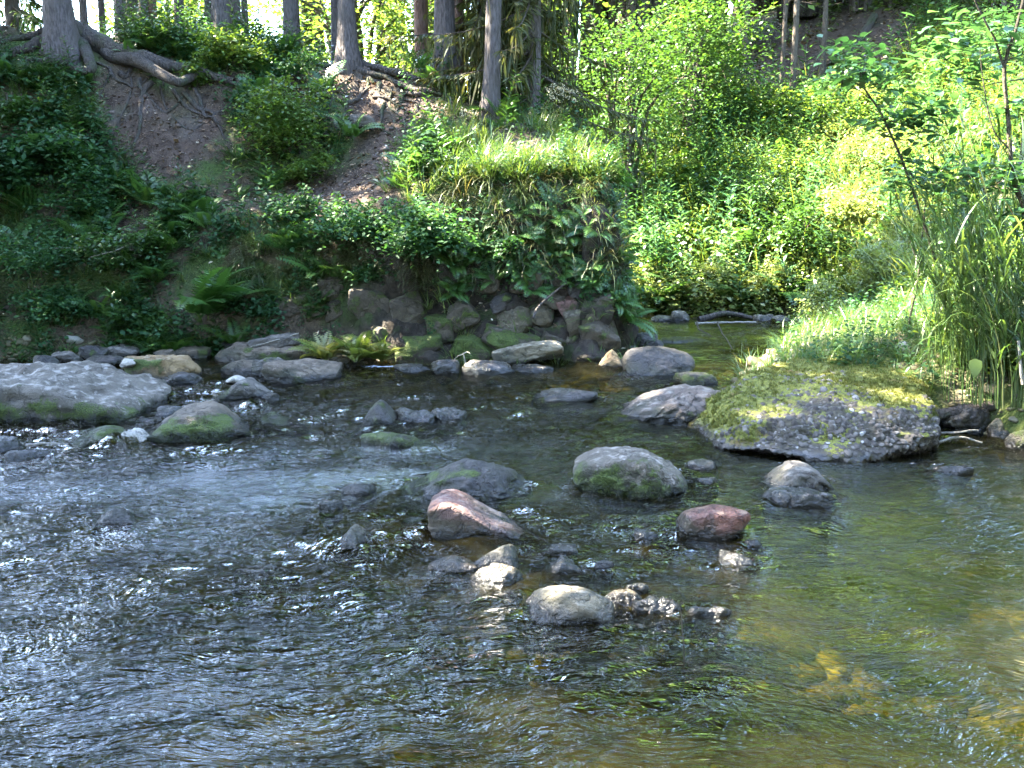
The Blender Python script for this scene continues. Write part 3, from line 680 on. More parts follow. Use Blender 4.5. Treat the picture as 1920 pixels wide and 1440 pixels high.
S((608, 724, 982, 1026), 'cream', 'pale pointed stone just breaking the surface, left of the pink wedge', depth=.7, seed=66, prof=[(0, .35), (.45, 1.1), (1, .4)], sharp=22)
S((598, 642, 933, 956), 'cream', 'small pale stone with splashing water, farther left', depth=.7, seed=67)
S((752, 812, 966, 988), 'dark', 'greenish weedy stone beside the tip of the pink wedge', depth=.8, seed=68, moss=.3)
S((640, 705, 900, 925), 'slate', 'wet slate stone in the ripples left of the broad dark boulder', depth=.8, seed=69)
S((180, 260, 945, 985), 'dark', 'dark stone awash in the broken water on the left', depth=.7, seed=70, h=.13)
for i, (bx, lb) in enumerate([((610, 690, 1140, 1170), 'brown stone glowing under the dark water, left of the others'), ((760, 880, 1170, 1205), 'long brown stone seen through the water below the cream block'),
                              ((820, 860, 1172, 1190), 'small pale stone lying on a brown stone under water'), ((430, 560, 1060, 1100), 'olive stone under the ripples toward the left bank'),
                              ((1240, 1400, 1235, 1275), 'sunken stone that humps the water by the thin upright twig'), ((1560, 1760, 1145, 1190), 'sunken stone under the little rapid near the right side')]):
    S(bx, ['tan', 'brown', 'cream', 'brown', 'brown', 'grey'][i], lb, depth=.7, seed=80 + i, h=.16 if i < 4 else .12, base=-.05, sub=.13 if i < 4 else .10)
# -- foot of the spit
S((926, 1052, 640, 690), 'cream', 'long pale slab tilted up against the foot of the spit', depth=.35, seed=91, n=30, tilt=(0, -.17), h=.12, sub=.0, base=.06, dist=9.75, flat=.3, sharp=20)
S((808, 862, 666, 700), 'slate', 'dark bluish stone at the foot of the spit, left of the flat slate', depth=.8, seed=92)
S((864, 966, 670, 702), 'slate', 'flat bluish slate at the foot of the spit beneath the hooked twig', depth=.6, seed=93, flat=.3)
S((956, 1036, 680, 698), 'dark', 'dark low stone in front of the long tilted pale slab', depth=.7, seed=94)
S((740, 812, 676, 698), 'dark', 'dark low stone at the lip of the little fall', depth=.6, seed=95)
S((1108, 1172, 650, 694), 'tan', 'yellow tan pyramid stone left of the big dark boulder', depth=.7, seed=96, prof=[(0, .3), (.6, 1.12), (.85, 1), (1, .5)], sharp=20)
S((1146, 1176, 666, 692), 'tan', 'small yellow stone tucked beside the tan pyramid', depth=.7, seed=97)
S((1170, 1299, 644, 708), 'dark', 'big dark rounded boulder at the corner of the spit, pale top', name='boulder', cat='boulder', depth=.8, seed=98, n=34, planes=8, sharp=9, rough=.03)
for i, (bx, mt, lb) in enumerate([((1130, 1156, 632, 650), 'cream', 'small pale stone on the rubble at the spit corner'), ((1150, 1186, 626, 652), 'brown', 'brown stone on the rubble at the spit corner'), ((1180, 1232, 618, 646), 'dark', 'black jagged stone on top of the rubble at the spit corner'),
                                  ((1160, 1200, 640, 662), 'slate', 'slate blue stone low in the rubble behind the dark boulder'), ((1210, 1245, 632, 648), 'dark', 'black stone at the outer end of the rubble')]):
    S(bx, mt, lb, depth=.8, seed=100 + i, dist=10.75 - i * .05, sub=.10)
S((1262, 1345, 688, 722), 'dark', 'dark mossy low stone between the big boulder and the gravel bar', depth=.8, seed=110, moss=.25)
S((1140, 1350, 722, 790), 'pink', 'wide flat pinkish shelf of stone at the tip of the gravel bar', name='boulder', cat='boulder', depth=.8, seed=111, n=40, flat=.45, rough=.07, prof=[(0, .35), (.5, .85), (.8, 1.05), (1, 1)], moss=-.1, mb=(0, 0, .3))
S((1230, 1330, 632, 642), 'dark', 'flat dark stone awash in the quiet water beyond the spit', depth=.6, seed=112, h=.16)
# -- stones in the spit face
WALL = [((734, 797, 553, 628), 'wallrock', 'tall oval stone in the spit face, split by a crack', dict(prof=None)), ((838, 898, 566, 624), 'wallrock', 'rounded grey stone in the spit face right of the oval one', {}),
        ((932, 1002, 575, 625), 'wallpale', 'broad flat fronted stone, left half of a split pair in the spit face', dict(sharp=26)), ((990, 1036, 572, 618), 'wallpale', 'pointed right half of the split pair in the spit face', dict(sharp=26)),
        ((1062, 1118, 578, 632), 'wallpale', 'pale blocky stone near the right end of the spit face', dict(sharp=24)), ((1050, 1086, 556, 602), 'red', 'reddish stone tilted above the pale blocky stone', dict(tilt=(0, -.5))),
        ((1036, 1064, 606, 628), 'wallpale', 'small pale stone left of the pale blocky stone', {}), ((1062, 1090, 626, 650), 'wallpale', 'small pale stone under the pale blocky stone', {}),
        ((600, 648, 520, 566), 'wallrock', 'flat faced stone near the left end of the spit face', dict(sharp=24)), ((576, 606, 562, 594), 'wallrock', 'small round stone below left of the flat faced stone', {}),
        ((606, 650, 562, 598), 'wallrock', 'angular brown stone below the flat faced stone', dict(sharp=22)), ((655, 735, 540, 612), 'wallrock', 'dark bulging stone left of the tall oval stone', {}),
        ((918, 966, 552, 580), 'dark', 'flat black stone wedged above the split pair', {}), ((905, 1010, 618, 662), 'wallrock', 'dark mossy stone carrying the split pair', dict(moss=.2)),
        ((800, 850, 590, 640), 'wallrock', 'dark mossy stone between the oval and rounded stones', dict(moss=.3)), ((1010, 1062, 628, 668), 'wallrock', 'dark stone at the foot of the spit below the pale ones', {}),
        ((1090, 1160, 600, 668), 'wallrock', 'brown buttress stone at the right corner of the spit', dict(moss=.05)), ((1010, 1058, 545, 580), 'wallrock', 'brown stone between the roots above the split pair', {}),
        ((1066, 1110, 528, 562), 'slate', 'bluish stone high in the right of the spit face', {}), ((960, 1020, 505, 552), 'wallrock', 'broad brown stone in the upper spit face under hanging grass', dict(sharp=20)),
        ((740, 830, 628, 676), 'wallrock', 'low mossy stone at the dark foot of the spit', dict(moss=.35)), ((850, 925, 630, 672), 'wallrock', 'low mossy stone at the water under the rounded stone', dict(moss=.4)),
        ((1100, 1150, 555, 600), 'wallrock', 'brown stone by the right edge of the spit face', dict(moss=.1)), ((690, 742, 610, 660), 'wallrock', 'dark stone at the left foot of the spit', dict(moss=.2)),
        ((520, 580, 548, 590), 'wallrock', 'brown stone half hidden behind the big fern', {}), ((890, 935, 510, 556), 'wallrock', 'brown stone under the shrub in the spit face', {})]
for i, (bx, mt, lb, kw) in enumerate(WALL):
    c = hit((bx[0] + bx[1]) / 2, (bx[2] + bx[3]) / 2, 9.0); kw = dict(kw); ms = kw.pop('moss', .02) + .04
    tl = kw.pop('tilt', (.1, [-.35, .25, -.1, .4, -.25, .12][i % 6])); wd = (bx[1] - bx[0]) / FPX * c[1] * 1.0; hg = (bx[3] - bx[2]) / FPX * c[1] * .98
    V, F = rock_shape(200 + i, (wd, wd * .75, hg), n=22, planes=7, sharp=kw.pop('sharp', 24), rough=.04)
    from mathutils import Euler
    V = V @ np.array(Euler((tl[0], tl[1], 0)).to_matrix()).T
    o = link('wall_stone', mesh_from('wall_stone', V, F, M[mt], {'moss': moss_attr(V, F, ms, (0, 0, .2), i)}), None, c + np.array([0, wd * .10, 0]))
    tag(o, lb, 'rock')
# -- far bank and right bank
S((1258, 1292, 576, 604), 'slab', 'white stone at the water edge on the sunlit far bank', depth=.8, seed=120)
S((1222, 1262, 588, 602), 'grey', 'flat grey stone left of the white stone on the far bank', depth=.8, seed=121)
S((1415, 1450, 584, 604), 'grey', 'grey stone at the left end of the far bank row of stones', depth=.8, seed=122)
S((1448, 1486, 586, 606), 'grey', 'second grey stone from the left in the far bank row', depth=.8, seed=123)
S((1484, 1528, 588, 608), 'slab', 'pale grey stone in the middle of the far bank row', depth=.8, seed=124)
S((1524, 1562, 590, 610), 'grey', 'grey stone at the right end of the far bank row', depth=.8, seed=125)
S((1785, 1840, 108, 140), 'slab', 'pale boulder bared high on the sunlit slope', name='boulder', cat='boulder', depth=.8, seed=126, dist=hit(1810, 138)[1], sub=.1)
S((1852, 1884, 778, 802), 'cream', 'pale round stone under the dark root of the right bank', depth=.8, seed=127, base=.06)
S((1856, 1892, 800, 820), 'brown', 'brown pebble below the pale round stone at the right bank', depth=.8, seed=128)
S((1888, 1950, 796, 842), 'brown', 'mossy stone cut by the right edge of the view', depth=.8, seed=129, moss=.25)
S((1770, 1850, 742, 812), 'dark', 'dark earthy lump under the reeds at the right bank', depth=.8, seed=130, rough=.12)
for i, bx in enumerate([(100, 150, 652, 676), (150, 200, 640, 668), (190, 260, 640, 664), (255, 300, 636, 656), (290, 330, 650, 668), (325, 395, 645, 664), (60, 110, 660, 684), (400, 440, 636, 656), (160, 235, 662, 680), (420, 470, 628, 644)]):
    lb = ['grey stone on the left shore, first from the slab', 'dark stone on the left shore under fern tips', 'long grey stone lying along the left shore', 'small pale stone on the left shore', 'flat stone on the shore behind the orange brown block',
          'long flat shore stone left of the long brown slab', 'dark shore stone just behind the great slab', 'small dark stone under the big fern', 'low dark stone behind the great slab at the shore', 'flat stone under the tip of the big fern'][i]
    S(bx, ['grey', 'dark', 'grey', 'cream', 'brown', 'brown', 'dark', 'dark', 'dark', 'grey'][i], lb, depth=.7, seed=140 + i, base=.05, sub=.08, moss=.1 if i % 2 else None)
S((655, 682, 186, 240), 'grey', 'grey stone bedded in the earth path on the bank', depth=.6, seed=160, dist=hit(668, 236)[1], sub=.04, h=.16, prof=None) if False else None
c = hit(680, 232); V, F = rock_shape(160, (.34, .28, .16), n=20, sharp=18)
tag(link('rock', mesh_from('rock', V, F, M['slab'], {'moss': np.zeros(len(V))}), None, c + np.array([0, .05, .03])), 'pale stone bedded in the earth path on the bank', 'rock')

# -- the pebbly conglomerate boulder by the right bank
def conglomerate():
    x0, x1 = 1280, 1850
    Yf = on_level(1520, 862)[1]; wd = (x1 - x0) / FPX * Yf * 1.02; dp = 1.9; hh = .42
    n = 180; D, F = cs(n); r = rng_(7)
    N = r.normal(0, 1, (10, 3)); N /= np.linalg.norm(N, axis=1)[:, None]; dist = r.uniform(.86, 1.0, 10)
    N = np.vstack([N, [[.05, -.10, 1]], [[0, 0, -1]], [[-.1, -1, .35]], [[1, -.35, .1]]]); dist = np.concatenate([dist, [.66, .9, .80, .86]])
    rr = dist[None] / np.maximum(D @ N.T, .02); R = np.sum(rr ** -14.0, 1) ** (-1 / 14.)
    V = D * R[:, None]; V -= (V.max(0) + V.min(0)) / 2; V /= np.ptp(V, axis=0); V = V * (wd, dp, hh)
    t = V[:, 0] / wd + .5; k = np.interp(t, [0, .12, .35, .6, .85, 1], [.58, .80, .96, 1.0, 1.02, .95])
    V[:, 2] = (V[:, 2] + hh / 2) * k - hh / 2
    V[:, 2] += .07 * sstep(-.5, .6, V[:, 1] / dp) * (V[:, 2] > 0)
    V += D * (.045 * fbm(V * 2.5, 4, 3) + .022 * (1 - 2 * np.abs(fbm(V * (4, 4, 7), 6, 3))))[:, None]
    nr = D * np.array([1 / wd, 1 / dp, 1 / hh]); nr /= np.linalg.norm(nr, axis=1)[:, None]
    # pebbles: spherical caps standing out of the matrix
    from mathutils.kdtree import KDTree
    k_ = 9500; idx = r.choice(len(V), k_, p=None); cen = V[idx] + r.normal(0, .004, (k_, 3)); rad = np.clip(r.lognormal(-4.80, .48, k_), .004, .027)
    tone = np.clip(r.beta(2, 2.6, k_), 0, 1); kd = KDTree(k_)
    for i, c_ in enumerate(cen): kd.insert(Vector(c_), i)
    kd.balance(); hgt_ = np.zeros(len(V)); ton = np.zeros(len(V)); pk = np.zeros(len(V))
    for i, p in enumerate(V):
        best = 0; bt = 0
        for (co, j, d) in kd.find_n(Vector(p), 5):
            q = 1 - (d / rad[j]) ** 2
            if q > 0:
                hq = rad[j] * math.sqrt(q) * .85
                if hq > best: best, bt = hq, tone[j]
        hgt_[i] = best; ton[i] = bt; pk[i] = min(1, best / .005)
    top = nr[:, 2]; front = sstep(.3, -.5, V[:, 1] / dp)
    ms = .40 + .70 * sstep(.45, .95, top) * sstep(-.35, .0, V[:, 1] / dp) + .28 * sstep(-.3, -.5, V[:, 0] / wd) + .42 * fbm(V * 4.2, 8, 4) + .2 * sstep(.1, .45, V[:, 0] / wd) * sstep(.3, .8, top) - .45 * sstep(.2, -.5, top)
    gain = 1 - .5 * np.clip(ms - .35, 0, 1)
    V = V + nr * (hgt_ * gain)[:, None] + nr * (.006 * fbm(V * 40, 12, 2))[:, None]
    zb = -.12; cx = at((x0 + x1) / 2, 800, Yf + dp * .4)[0]
    o = link('conglomerate_boulder', mesh_from('conglomerate_boulder', V, F, M['conglom'], {'t': ton, 'peb': pk, 'moss': ms}), None, ((x0 + x1 - 1920) / 2 / FPX * (Yf + .5) + .10, Yf + dp * .46, zb + hh / 2))
    o.rotation_euler = (0, 0, RAD(3))
    # raised moss: short tufts where the moss is thick
    want = ms * (nr[:, 2] > .25); want = np.clip(want - .45, 0, 1) * (1 - pk); ids = r.choice(len(V), 5200, p=want / want.sum()); kb = 7
    P = np.repeat(V[ids], kb, 0) + r.normal(0, .008, (5200 * kb, 3)) * (1, 1, .3)
    Vb, Fb, tb, _ = blades(r, P, r.uniform(.010, .026, len(P)), np.full(len(P), .0045), np.abs(r.normal(.5, .3, len(P))), r.uniform(.2, 1.2, len(P)), 2)
    mo = obj('moss', Buf().add(Vb, Fb, t=tb), M['moss_tuft'], o); mo['kind'] = 'stuff'
    return tag(o, 'great pebble studded boulder with yellow moss on its sloping top, by the right bank', 'boulder')
conglomerate()

# -- loose pebbles on the stream bed and the bars (uncountable)
def pebbles(name, P, size, seed, mat='pebble', sink=.25):
    r = rng_(seed); k = len(P); TV, TF = cs(3); b = Buf()
    nrm = np.stack([r.normal(0, .25, k), r.normal(0, .25, k), np.ones(k)], -1); Mx = rot_frames(nrm, r.uniform(0, 6.28, k))
    sc = np.stack([r.uniform(.8, 1.3, k), r.uniform(.6, 1.0, k), r.uniform(.4, .75, k)], -1)
    V = np.einsum('kij,knj->kni', Mx, TV[None] * sc[:, None, :] * (1 + .12 * r.normal(0, 1, (k, len(TV), 1)))) * size.reshape(k, 1, 1)
    V += P[:, None, :]; F = (TF[None] + (np.arange(k) * len(TV))[:, None, None]).reshape(-1, 4)
    b.add(V.reshape(-1, 3), F, t=np.repeat(r.uniform(0, 1, k), len(TV)))
    return tag(obj(name, b, M[mat]), kind='stuff')
r = rng_(3)
k = 9000; Yp = 2.2 + 8.0 * r.uniform(0, 1, k) ** 1.2; Xp = r.uniform(-.56, .56, k) * Yp * 1.05
P = np.column_stack([Xp, Yp, zat(np.stack([Xp, Yp], -1))]); P = P[P[:, 2] < .02]
pebbles('bed_pebbles', P, np.clip(r.lognormal(-3.3, .55, len(P)), .012, .13), 4)
k = 5200; Xp = r.uniform(1.5, 4.6, k); Yp = r.uniform(6.5, 13.4, k); z_ = zat(np.stack([Xp, Yp], -1)); kk = (z_ > -.02) & (z_ < .5)
P = np.column_stack([Xp, Yp, z_])[kk]; pebbles('bar_gravel', P, np.clip(r.lognormal(-4.0, .5, len(P)), .008, .07), 5)
k = 2600; Xp = r.uniform(-6.5, -1.2, k); Yp = r.uniform(9.3, 10.6, k); z_ = zat(np.stack([Xp, Yp], -1)); kk = (z_ > -.06) & (z_ < .22)
P = np.column_stack([Xp, Yp, z_])[kk]; pebbles('shore_gravel', P, np.clip(r.lognormal(-3.6, .5, len(P)), .012, .09), 6)
print('rocks', round(time.time() - T00, 1))
# ------------------------------------------------------------------ the stream surface
wx = np.unique(np.round(np.concatenate([zone(-40, -6, .8), zone(-6, -3, .06), zone(-3, 3.6, .018), zone(3.6, 7, .06), zone(7, 9, .5)]), 4))
wy = np.unique(np.round(np.concatenate([zone(-6, 2, .3), zone(2, 6, .013), zone(6, 10.4, .022), zone(10.4, 16, .06), zone(16, 30.1, .5)]), 4))
WX, WY = np.meshgrid(wx, wy, indexing='ij'); WP = np.column_stack([WX.ravel(), WY.ravel(), np.zeros(WX.size)])
FOAM = []   # (x, y, rx, ry, strength); filled from places seen in the photo
def foam_px(px, py, rx, ry, s, cut=0): c = on_level(px, py); FOAM.append((c[0], c[1], 1.25 * rx / FPX * c[1], ry / FPX * c[1] * 5.0, s * .74))
for f_ in [(640, 748, 70, 10, .55), (560, 735, 60, 12, .35), (720, 770, 60, 8, .45), (900, 745, 140, 9, .50), (900, 775, 120, 8, .45), (1100, 745, 80, 8, .42), (720, 690, 60, 5, .75), (340, 745, 40, 10, .55), (350, 765, 30, 8, .5),
           (1130, 690, 60, 6, .4), (1240, 700, 60, 5, .4), (120, 800, 90, 8, .45), (60, 805, 60, 10, .4), (30, 850, 60, 8, .4), (1480, 872, 150, 3, .55), (1700, 872, 60, 3, .55), (1830, 842, 50, 2.5, .6), (1400, 905, 60, 8, .38), (480, 928, 70, 3, .40),
           (1000, 800, 120, 12, .30), (1230, 800, 80, 15, .34), (1340, 900, 40, 12, .42), (650, 1050, 60, 12, .30), (700, 900, 50, 8, .34), (600, 770, 60, 6, .45), (1560, 1165, 90, 8, .32), (1720, 1180, 70, 6, .40), (1340, 1250, 60, 8, .33), (850, 1240, 120, 10, .26), (690, 1362, 60, 4, .42), (1300, 1320, 80, 8, .25),
           (930, 800, 60, 8, .4), (790, 778, 70, 12, .42), (900, 690, 90, 4, .45)]: foam_px(*f_)
foam = np.zeros(len(WP)); hgt = np.zeros(len(WP))
for (fx, fy, rx, ry, s) in FOAM:
    g_ = np.exp(-(((WP[:, 0] - fx) / rx) ** 2 + ((WP[:, 1] - fy) / ry) ** 2)); foam = np.maximum(foam, s * g_); hgt += .03 * s * g_
rough = .80 + .75 * fbm(WP * (.8, 1.3, 1), 15, 3)                                 # smooth tongues between broken water
rif = np.exp(-((WP[:, 1] - 8.0) / 1.3) ** 2)                                    # the riffle between the slab and the gravel bar
rough = rough + .80 * rif
rough *= 1 - .76 * sstep(-.1, 1.0, WP[:, 0] - .25 * (WP[:, 1] - 3)) * sstep(6.8, 5.4, WP[:, 1])           # glassier pool on the near right
rough *= 1 - .45 * np.exp(-((WP[:, 0] + .25) / .75) ** 2) * sstep(4.6, 3.9, WP[:, 1])                      # smooth brown tongue below the cream block
rough = np.clip(rough * (1 - .22 * sstep(-.3, -1.2, WP[:, 0]) * sstep(6.5, 5.5, WP[:, 1])), .24, 1.5) * (1 - .15 * sstep(10.3, 11.5, WP[:, 1]))
FD = np.array([-.32, -.947])                                                      # the current runs toward the camera and a little left
for (cx, cy_, rx, ry) in ROCKS:
    m_ = (np.abs(WP[:, 0] - cx) < rx * 2 + .7) & (WP[:, 1] < cy_ + ry * 1.6 + .12) & (WP[:, 1] > cy_ - ry - 1.1)
    if not m_.any(): continue
    d = WP[m_, :2] - (cx, cy_); e = np.sqrt((d[:, 0] / rx) ** 2 + (d[:, 1] / ry) ** 2); al = d @ FD; la = d @ np.array([-FD[1], FD[0]])
    sc_ = min(rx, .35); ups = sstep(.2, -.8, al / max(rx, ry)); dn = sstep(ry * .3, ry * 1.1, al)
    ring = np.exp(-((e - 1.04) * rx / .035) ** 2)
    wake = dn * np.exp(-((np.abs(la) - rx * .85) / (.035 + .05 * np.clip(al, 0, 1))) ** 2) * np.exp(-np.clip(al - ry, 0, 9) / (.25 + rx))
    core = dn * np.exp(-(la / rx) ** 2) * np.exp(-np.clip(al - ry, 0, 9) / (.2 + .8 * rx))
    foam[m_] = np.maximum(foam[m_], np.maximum(ring * (.20 + .22 * ups), .26 * wake))
    hgt[m_] += .05 * sc_ * np.exp(-((e - 1.1) / .22) ** 2) * ups + .022 * sc_ * wake - .02 * sc_ * core
    rough[m_] += .55 * wake + .5 * core * .6 + .3 * ring
warp = WP[:, :2] + .35 * np.stack([fbm(WP * .8, 31, 2), fbm(WP * .8, 47, 2)], -1)
a1 = fbm(np.column_stack([warp[:, 0] * 2.4 + warp[:, 1] * .5, warp[:, 1] * 4.2, np.zeros(len(WP))]), 91, 3)
a2 = 1 - np.abs(fbm(np.column_stack([warp[:, 0] * 5.0 - warp[:, 1] * 1.2, warp[:, 1] * 9.5, np.ones(len(WP))]), 97, 2))
w2 = warp + .04 * np.stack([fbm(WP * 7, 33, 2), fbm(WP * 7, 49, 2)], -1)
c3, s3 = math.cos(.22), math.sin(.22)
def chop(u, v, ang, seed):
    c_, s_ = math.cos(ang), math.sin(ang); X = w2[:, 0] * c_ + w2[:, 1] * s_; Y = -w2[:, 0] * s_ + w2[:, 1] * c_
    n_ = vnoise(np.column_stack([X * u, Y * v, np.full(len(X), 2.5)]), seed); return .9 * n_ + .35 * (1 - 2 * np.abs(n_))
a3 = chop(8, 14, .22, 101) + .6 * chop(13, 22, -.30, 103)
patch = .55 + .65 * sstep(-.35, .35, fbm(np.column_stack([warp[:, 0] * .9, warp[:, 1] * 1.6, np.zeros(len(WP))]), 107, 3))
WZ = hgt + rough * (.018 * a1 + .010 * (a2 - .6)) + rough * patch * .0088 * a3 + .012 * rif * fbm(WP * (3, 5, 1), 99, 2)
wi, wj = WX.shape
ii, jj = np.meshgrid(np.arange(wi - 1), np.arange(wj - 1), indexing='ij'); qd = ii * wj + jj
WF = np.stack([qd, qd + wj, qd + wj + 1, qd + 1], -1).reshape(-1, 4)
gz = zat(WP)
dry = gz > .14; keep = ~dry[WF].all(1)                                           # no water under the dry land
used = np.unique(WF[keep]); remap = np.full(len(WP), -1); remap[used] = np.arange(len(used))
WV = np.column_stack([WP[:, :2], WZ])
water = link('water', mesh_from('water', WV[used], remap[WF[keep]], M['water'], {'foam': foam[used], 'rough': rough[used]}))
tag(water, kind='structure')
print('water', round(time.time() - T00, 1), len(used))
# ------------------------------------------------------------------ plant shapes
def grass_tuft(seed, k=60, L=.4, spread=.08, w=.007, lean=.25, droop=1.2, az0=None, azs=1.0, seg=4):
    r = rng_(seed); a = r.uniform(0, 6.28, k); q = spread * np.sqrt(r.uniform(0, 1, k))
    base = np.stack([q * np.cos(a), q * np.sin(a), np.full(k, -.02)], -1)
    az = a + r.normal(0, .6, k) if az0 is None else az0 + r.normal(0, azs, k)
    V, F, t, tips = blades(r, base, L * r.uniform(.5, 1.15, k), w * r.uniform(.6, 1.3, k), np.abs(r.normal(lean, .2, k)), droop * r.uniform(.3, 1.3, k), seg, az)
    return Buf().add(V, F, t=t)

def frond(r, L, az, elev, curl, pairs=20, lobes=0, width=.26, roll=0.0):
    """one fern frond from the origin: list of arrays V,F"""
    n = pairs + 4; s = np.linspace(0, 1, n); th = elev - curl * s ** 1.5
    dx, dz = np.cos(th), np.sin(th); X = np.concatenate([[0], np.cumsum((dx[1:] + dx[:-1]) / 2)]) * L / (n - 1); Zz = np.concatenate([[0], np.cumsum((dz[1:] + dz[:-1]) / 2)]) * L / (n - 1)
    d = np.array([math.cos(az), math.sin(az), 0]); sd = np.array([-math.sin(az), math.cos(az), 0])
    C = X[:, None] * d + Zz[:, None] * np.array([0, 0, 1.0]); T = np.gradient(C, axis=0); T /= np.linalg.norm(T, axis=1)[:, None]
    Nn = np.cross(T, sd); Nn /= np.linalg.norm(Nn, axis=1)[:, None]
    side = sd[None] * math.cos(roll) + Nn * math.sin(roll)
    Vs, Fs, c0 = [], [], 0
    V, F = tube(C[::2], np.linspace(.0045, .0012, len(C[::2])) * (L / .7), 3); Vs.append(V); Fs.append(F); c0 += len(V)
    for sg in (-1, 1):
        i = np.arange(3, n - 1); si = s[i]; ln = L * width * np.sin(np.pi * np.clip(si * .93 + .05, 0, 1)) ** .7 * (1.12 - .55 * si) * r.uniform(.9, 1.08, len(i))
        ax = sg * side[i] * .92 + T[i] * .38 - Nn[i] * .0; ax = ax - np.array([0, 0, .16]); ax /= np.linalg.norm(ax, axis=1)[:, None]
        up = np.cross(T[i], ax); wd = np.minimum(L / pairs * .95, ln * .5)
        b0 = C[i]; wv = np.cross(up, ax); wv /= np.linalg.norm(wv, axis=1)[:, None] + 1e-9
        if lobes == 0:
            q = np.stack([b0, b0 + ax * (ln * .4)[:, None] + wv * (wd * .5)[:, None], b0 + ax * ln[:, None] - up * (.12 * ln)[:, None], b0 + ax * (ln * .4)[:, None] - wv * (wd * .5)[:, None]], 1)
            Vs.append(q.reshape(-1, 3)); Fs.append(np.arange(len(i) * 4).reshape(-1, 4) + c0); c0 += len(i) * 4
        else:
            for m_ in range(lobes):
                u = (m_ + .4) / lobes; p = b0 + ax * (ln * u)[:, None] - up * (.12 * ln * u * u)[:, None]; lw = wd * .62 * (1 - .75 * u); lt = ln / lobes * .55
                for s2 in (-1, 1):
                    e = wv * s2 * .95 + ax * .35
                    q = np.stack([p, p + e * (lw * .5)[:, None] + ax * lt[:, None], p + e * lw[:, None] + ax * (lt * .3)[:, None], p + e * (lw * .5)[:, None] - ax * (lt * .5)[:, None]], 1)
                    Vs.append(q.reshape(-1, 3)); Fs.append(np.arange(len(i) * 4).reshape(-1, 4) + c0); c0 += len(i) * 4
    return np.concatenate(Vs), np.concatenate(Fs)

def fern(seed, n=9, L=.7, lobes=0, pairs=18, elev=1.05, curl=1.3, azc=None, azs=0.0):
    r = rng_(seed); b = Buf()
    for i in range(n):
        az = i * 6.283 / n + r.normal(0, .25) if azc is None else azc + r.uniform(-azs, azs)
        V, F = frond(r, L * r.uniform(.7, 1.1), az, elev + r.normal(0, .15), curl * r.uniform(.7, 1.3), pairs, lobes, roll=r.normal(0, .25))
        b.add(V, F, t=r.uniform(0, 1))
    return b

def herb_arrays(seed, leaves_n=14, H=.28, size=.06):
    r = rng_(seed); P = []
    for i in range(leaves_n):
        u = (i + .6) / leaves_n; a = i * 2.4 + r.normal(0, .3); q = size * .35 + H * .16 * (1 - u)
        P.append((q * math.cos(a), q * math.sin(a), H * u))
    return leaves(r, np.array(P), size * np.linspace(1.15, .7, leaves_n), .38)

def shrub(seed, W=1.2, H=1.2, clumps=34, per=60, size=.06, stems=7, flat=.35, lean=(0, 0), low=.1, hi=False):
    """returns foliage Buf, stem Buf; origin at the foot"""
    r = rng_(seed); fo, st = Buf(), Buf(); cents = []
    while len(cents) < clumps:
        p = r.uniform(-1, 1, 3); d = np.linalg.norm(p)
        lump = .72 + .55 * vnoise(np.array([p / max(d, .01) * 1.4 + seed * 3.7]), seed)[0]
        if d > lump or d < .35 * r.uniform(0, 1.6): continue
        cents.append((p[0] * W / 2, p[1] * W / 2, H * (low + (1 - low) * (p[2] * .5 + .5))))
    cents = np.array(cents) + np.array([lean[0], lean[1], 0]) * (np.array(cents)[:, 2:3] / H)
    for i, c in enumerate(cents):
        k = int(per * r.uniform(.5, 1.5)); rad = (W + H) * .5 * r.uniform(.13, .27)
        P = r.normal(0, 1, (k, 3)) * (rad * .62, rad * .62, rad * flat) + c
        P[:, 2] -= .25 * ((P[:, :2] - c[:2]) ** 2).sum(1) / max(rad, .05)
        V, F, t = leaves(r, P, size, .5, hi=hi); t = np.clip(t * .6 + r.uniform(0, .4), 0, 1); fo.add(V, F, t=t)
    for i in range(int(5 + stems * .8)):                       # long shoots that break the outline
        a = r.uniform(0, 6.28); el = r.uniform(.35, 1.35); c0 = cents[r.integers(0, len(cents))] * .75; L_ = .5 * (W + H) * r.uniform(.3, .62)
        d = np.array([math.cos(a) * math.cos(el), math.sin(a) * math.cos(el), math.sin(el)]); tip = c0 + d * L_ - np.array([0, 0, .18 * L_])
        q = spline([c0, c0 + d * L_ * .6, tip], 9); V, F = tube(q, np.linspace(.006, .0015, 9), 3); st.add(V, F)
        k = int(14 + per * .25); u = r.uniform(.15, 1, k); P = np.stack([np.interp(u, np.linspace(0, 1, 9), q[:, j]) for j in range(3)], -1) + r.normal(0, size * .45, (k, 3)) * (1, 1, .5)
        V, F, t = leaves(r, P, size * r.uniform(.8, 1.1), .5, hi=hi); fo.add(V, F, t=np.clip(t * .6 + .35, 0, 1))
    for i in range(stems):
        c = cents[r.integers(0, len(cents))]; b0 = np.array([r.normal(0, .05 * W), r.normal(0, .05 * W), -.05]); mid = b0 * .4 + c * .6 + np.array([0, 0, .12 * H])
        mid[:2] = b0[:2] * .7 + c[:2] * .3
        V, F = tube(spline([b0, mid, c], 7), np.linspace(.012, .003, 7) * max(.6, H), 4); st.add(V, F)
    return fo, st

def plant(name, label, cat, loc, buf, mat, stem=None, rz=0.0, group=None, fname='foliage', sname='stem'):
    o = thing(name, label, cat, loc, rz, group)
    obj(fname, buf, mat, o)
    if stem is not None and stem.n: obj(sname, stem, M['twig'], o)
    return o

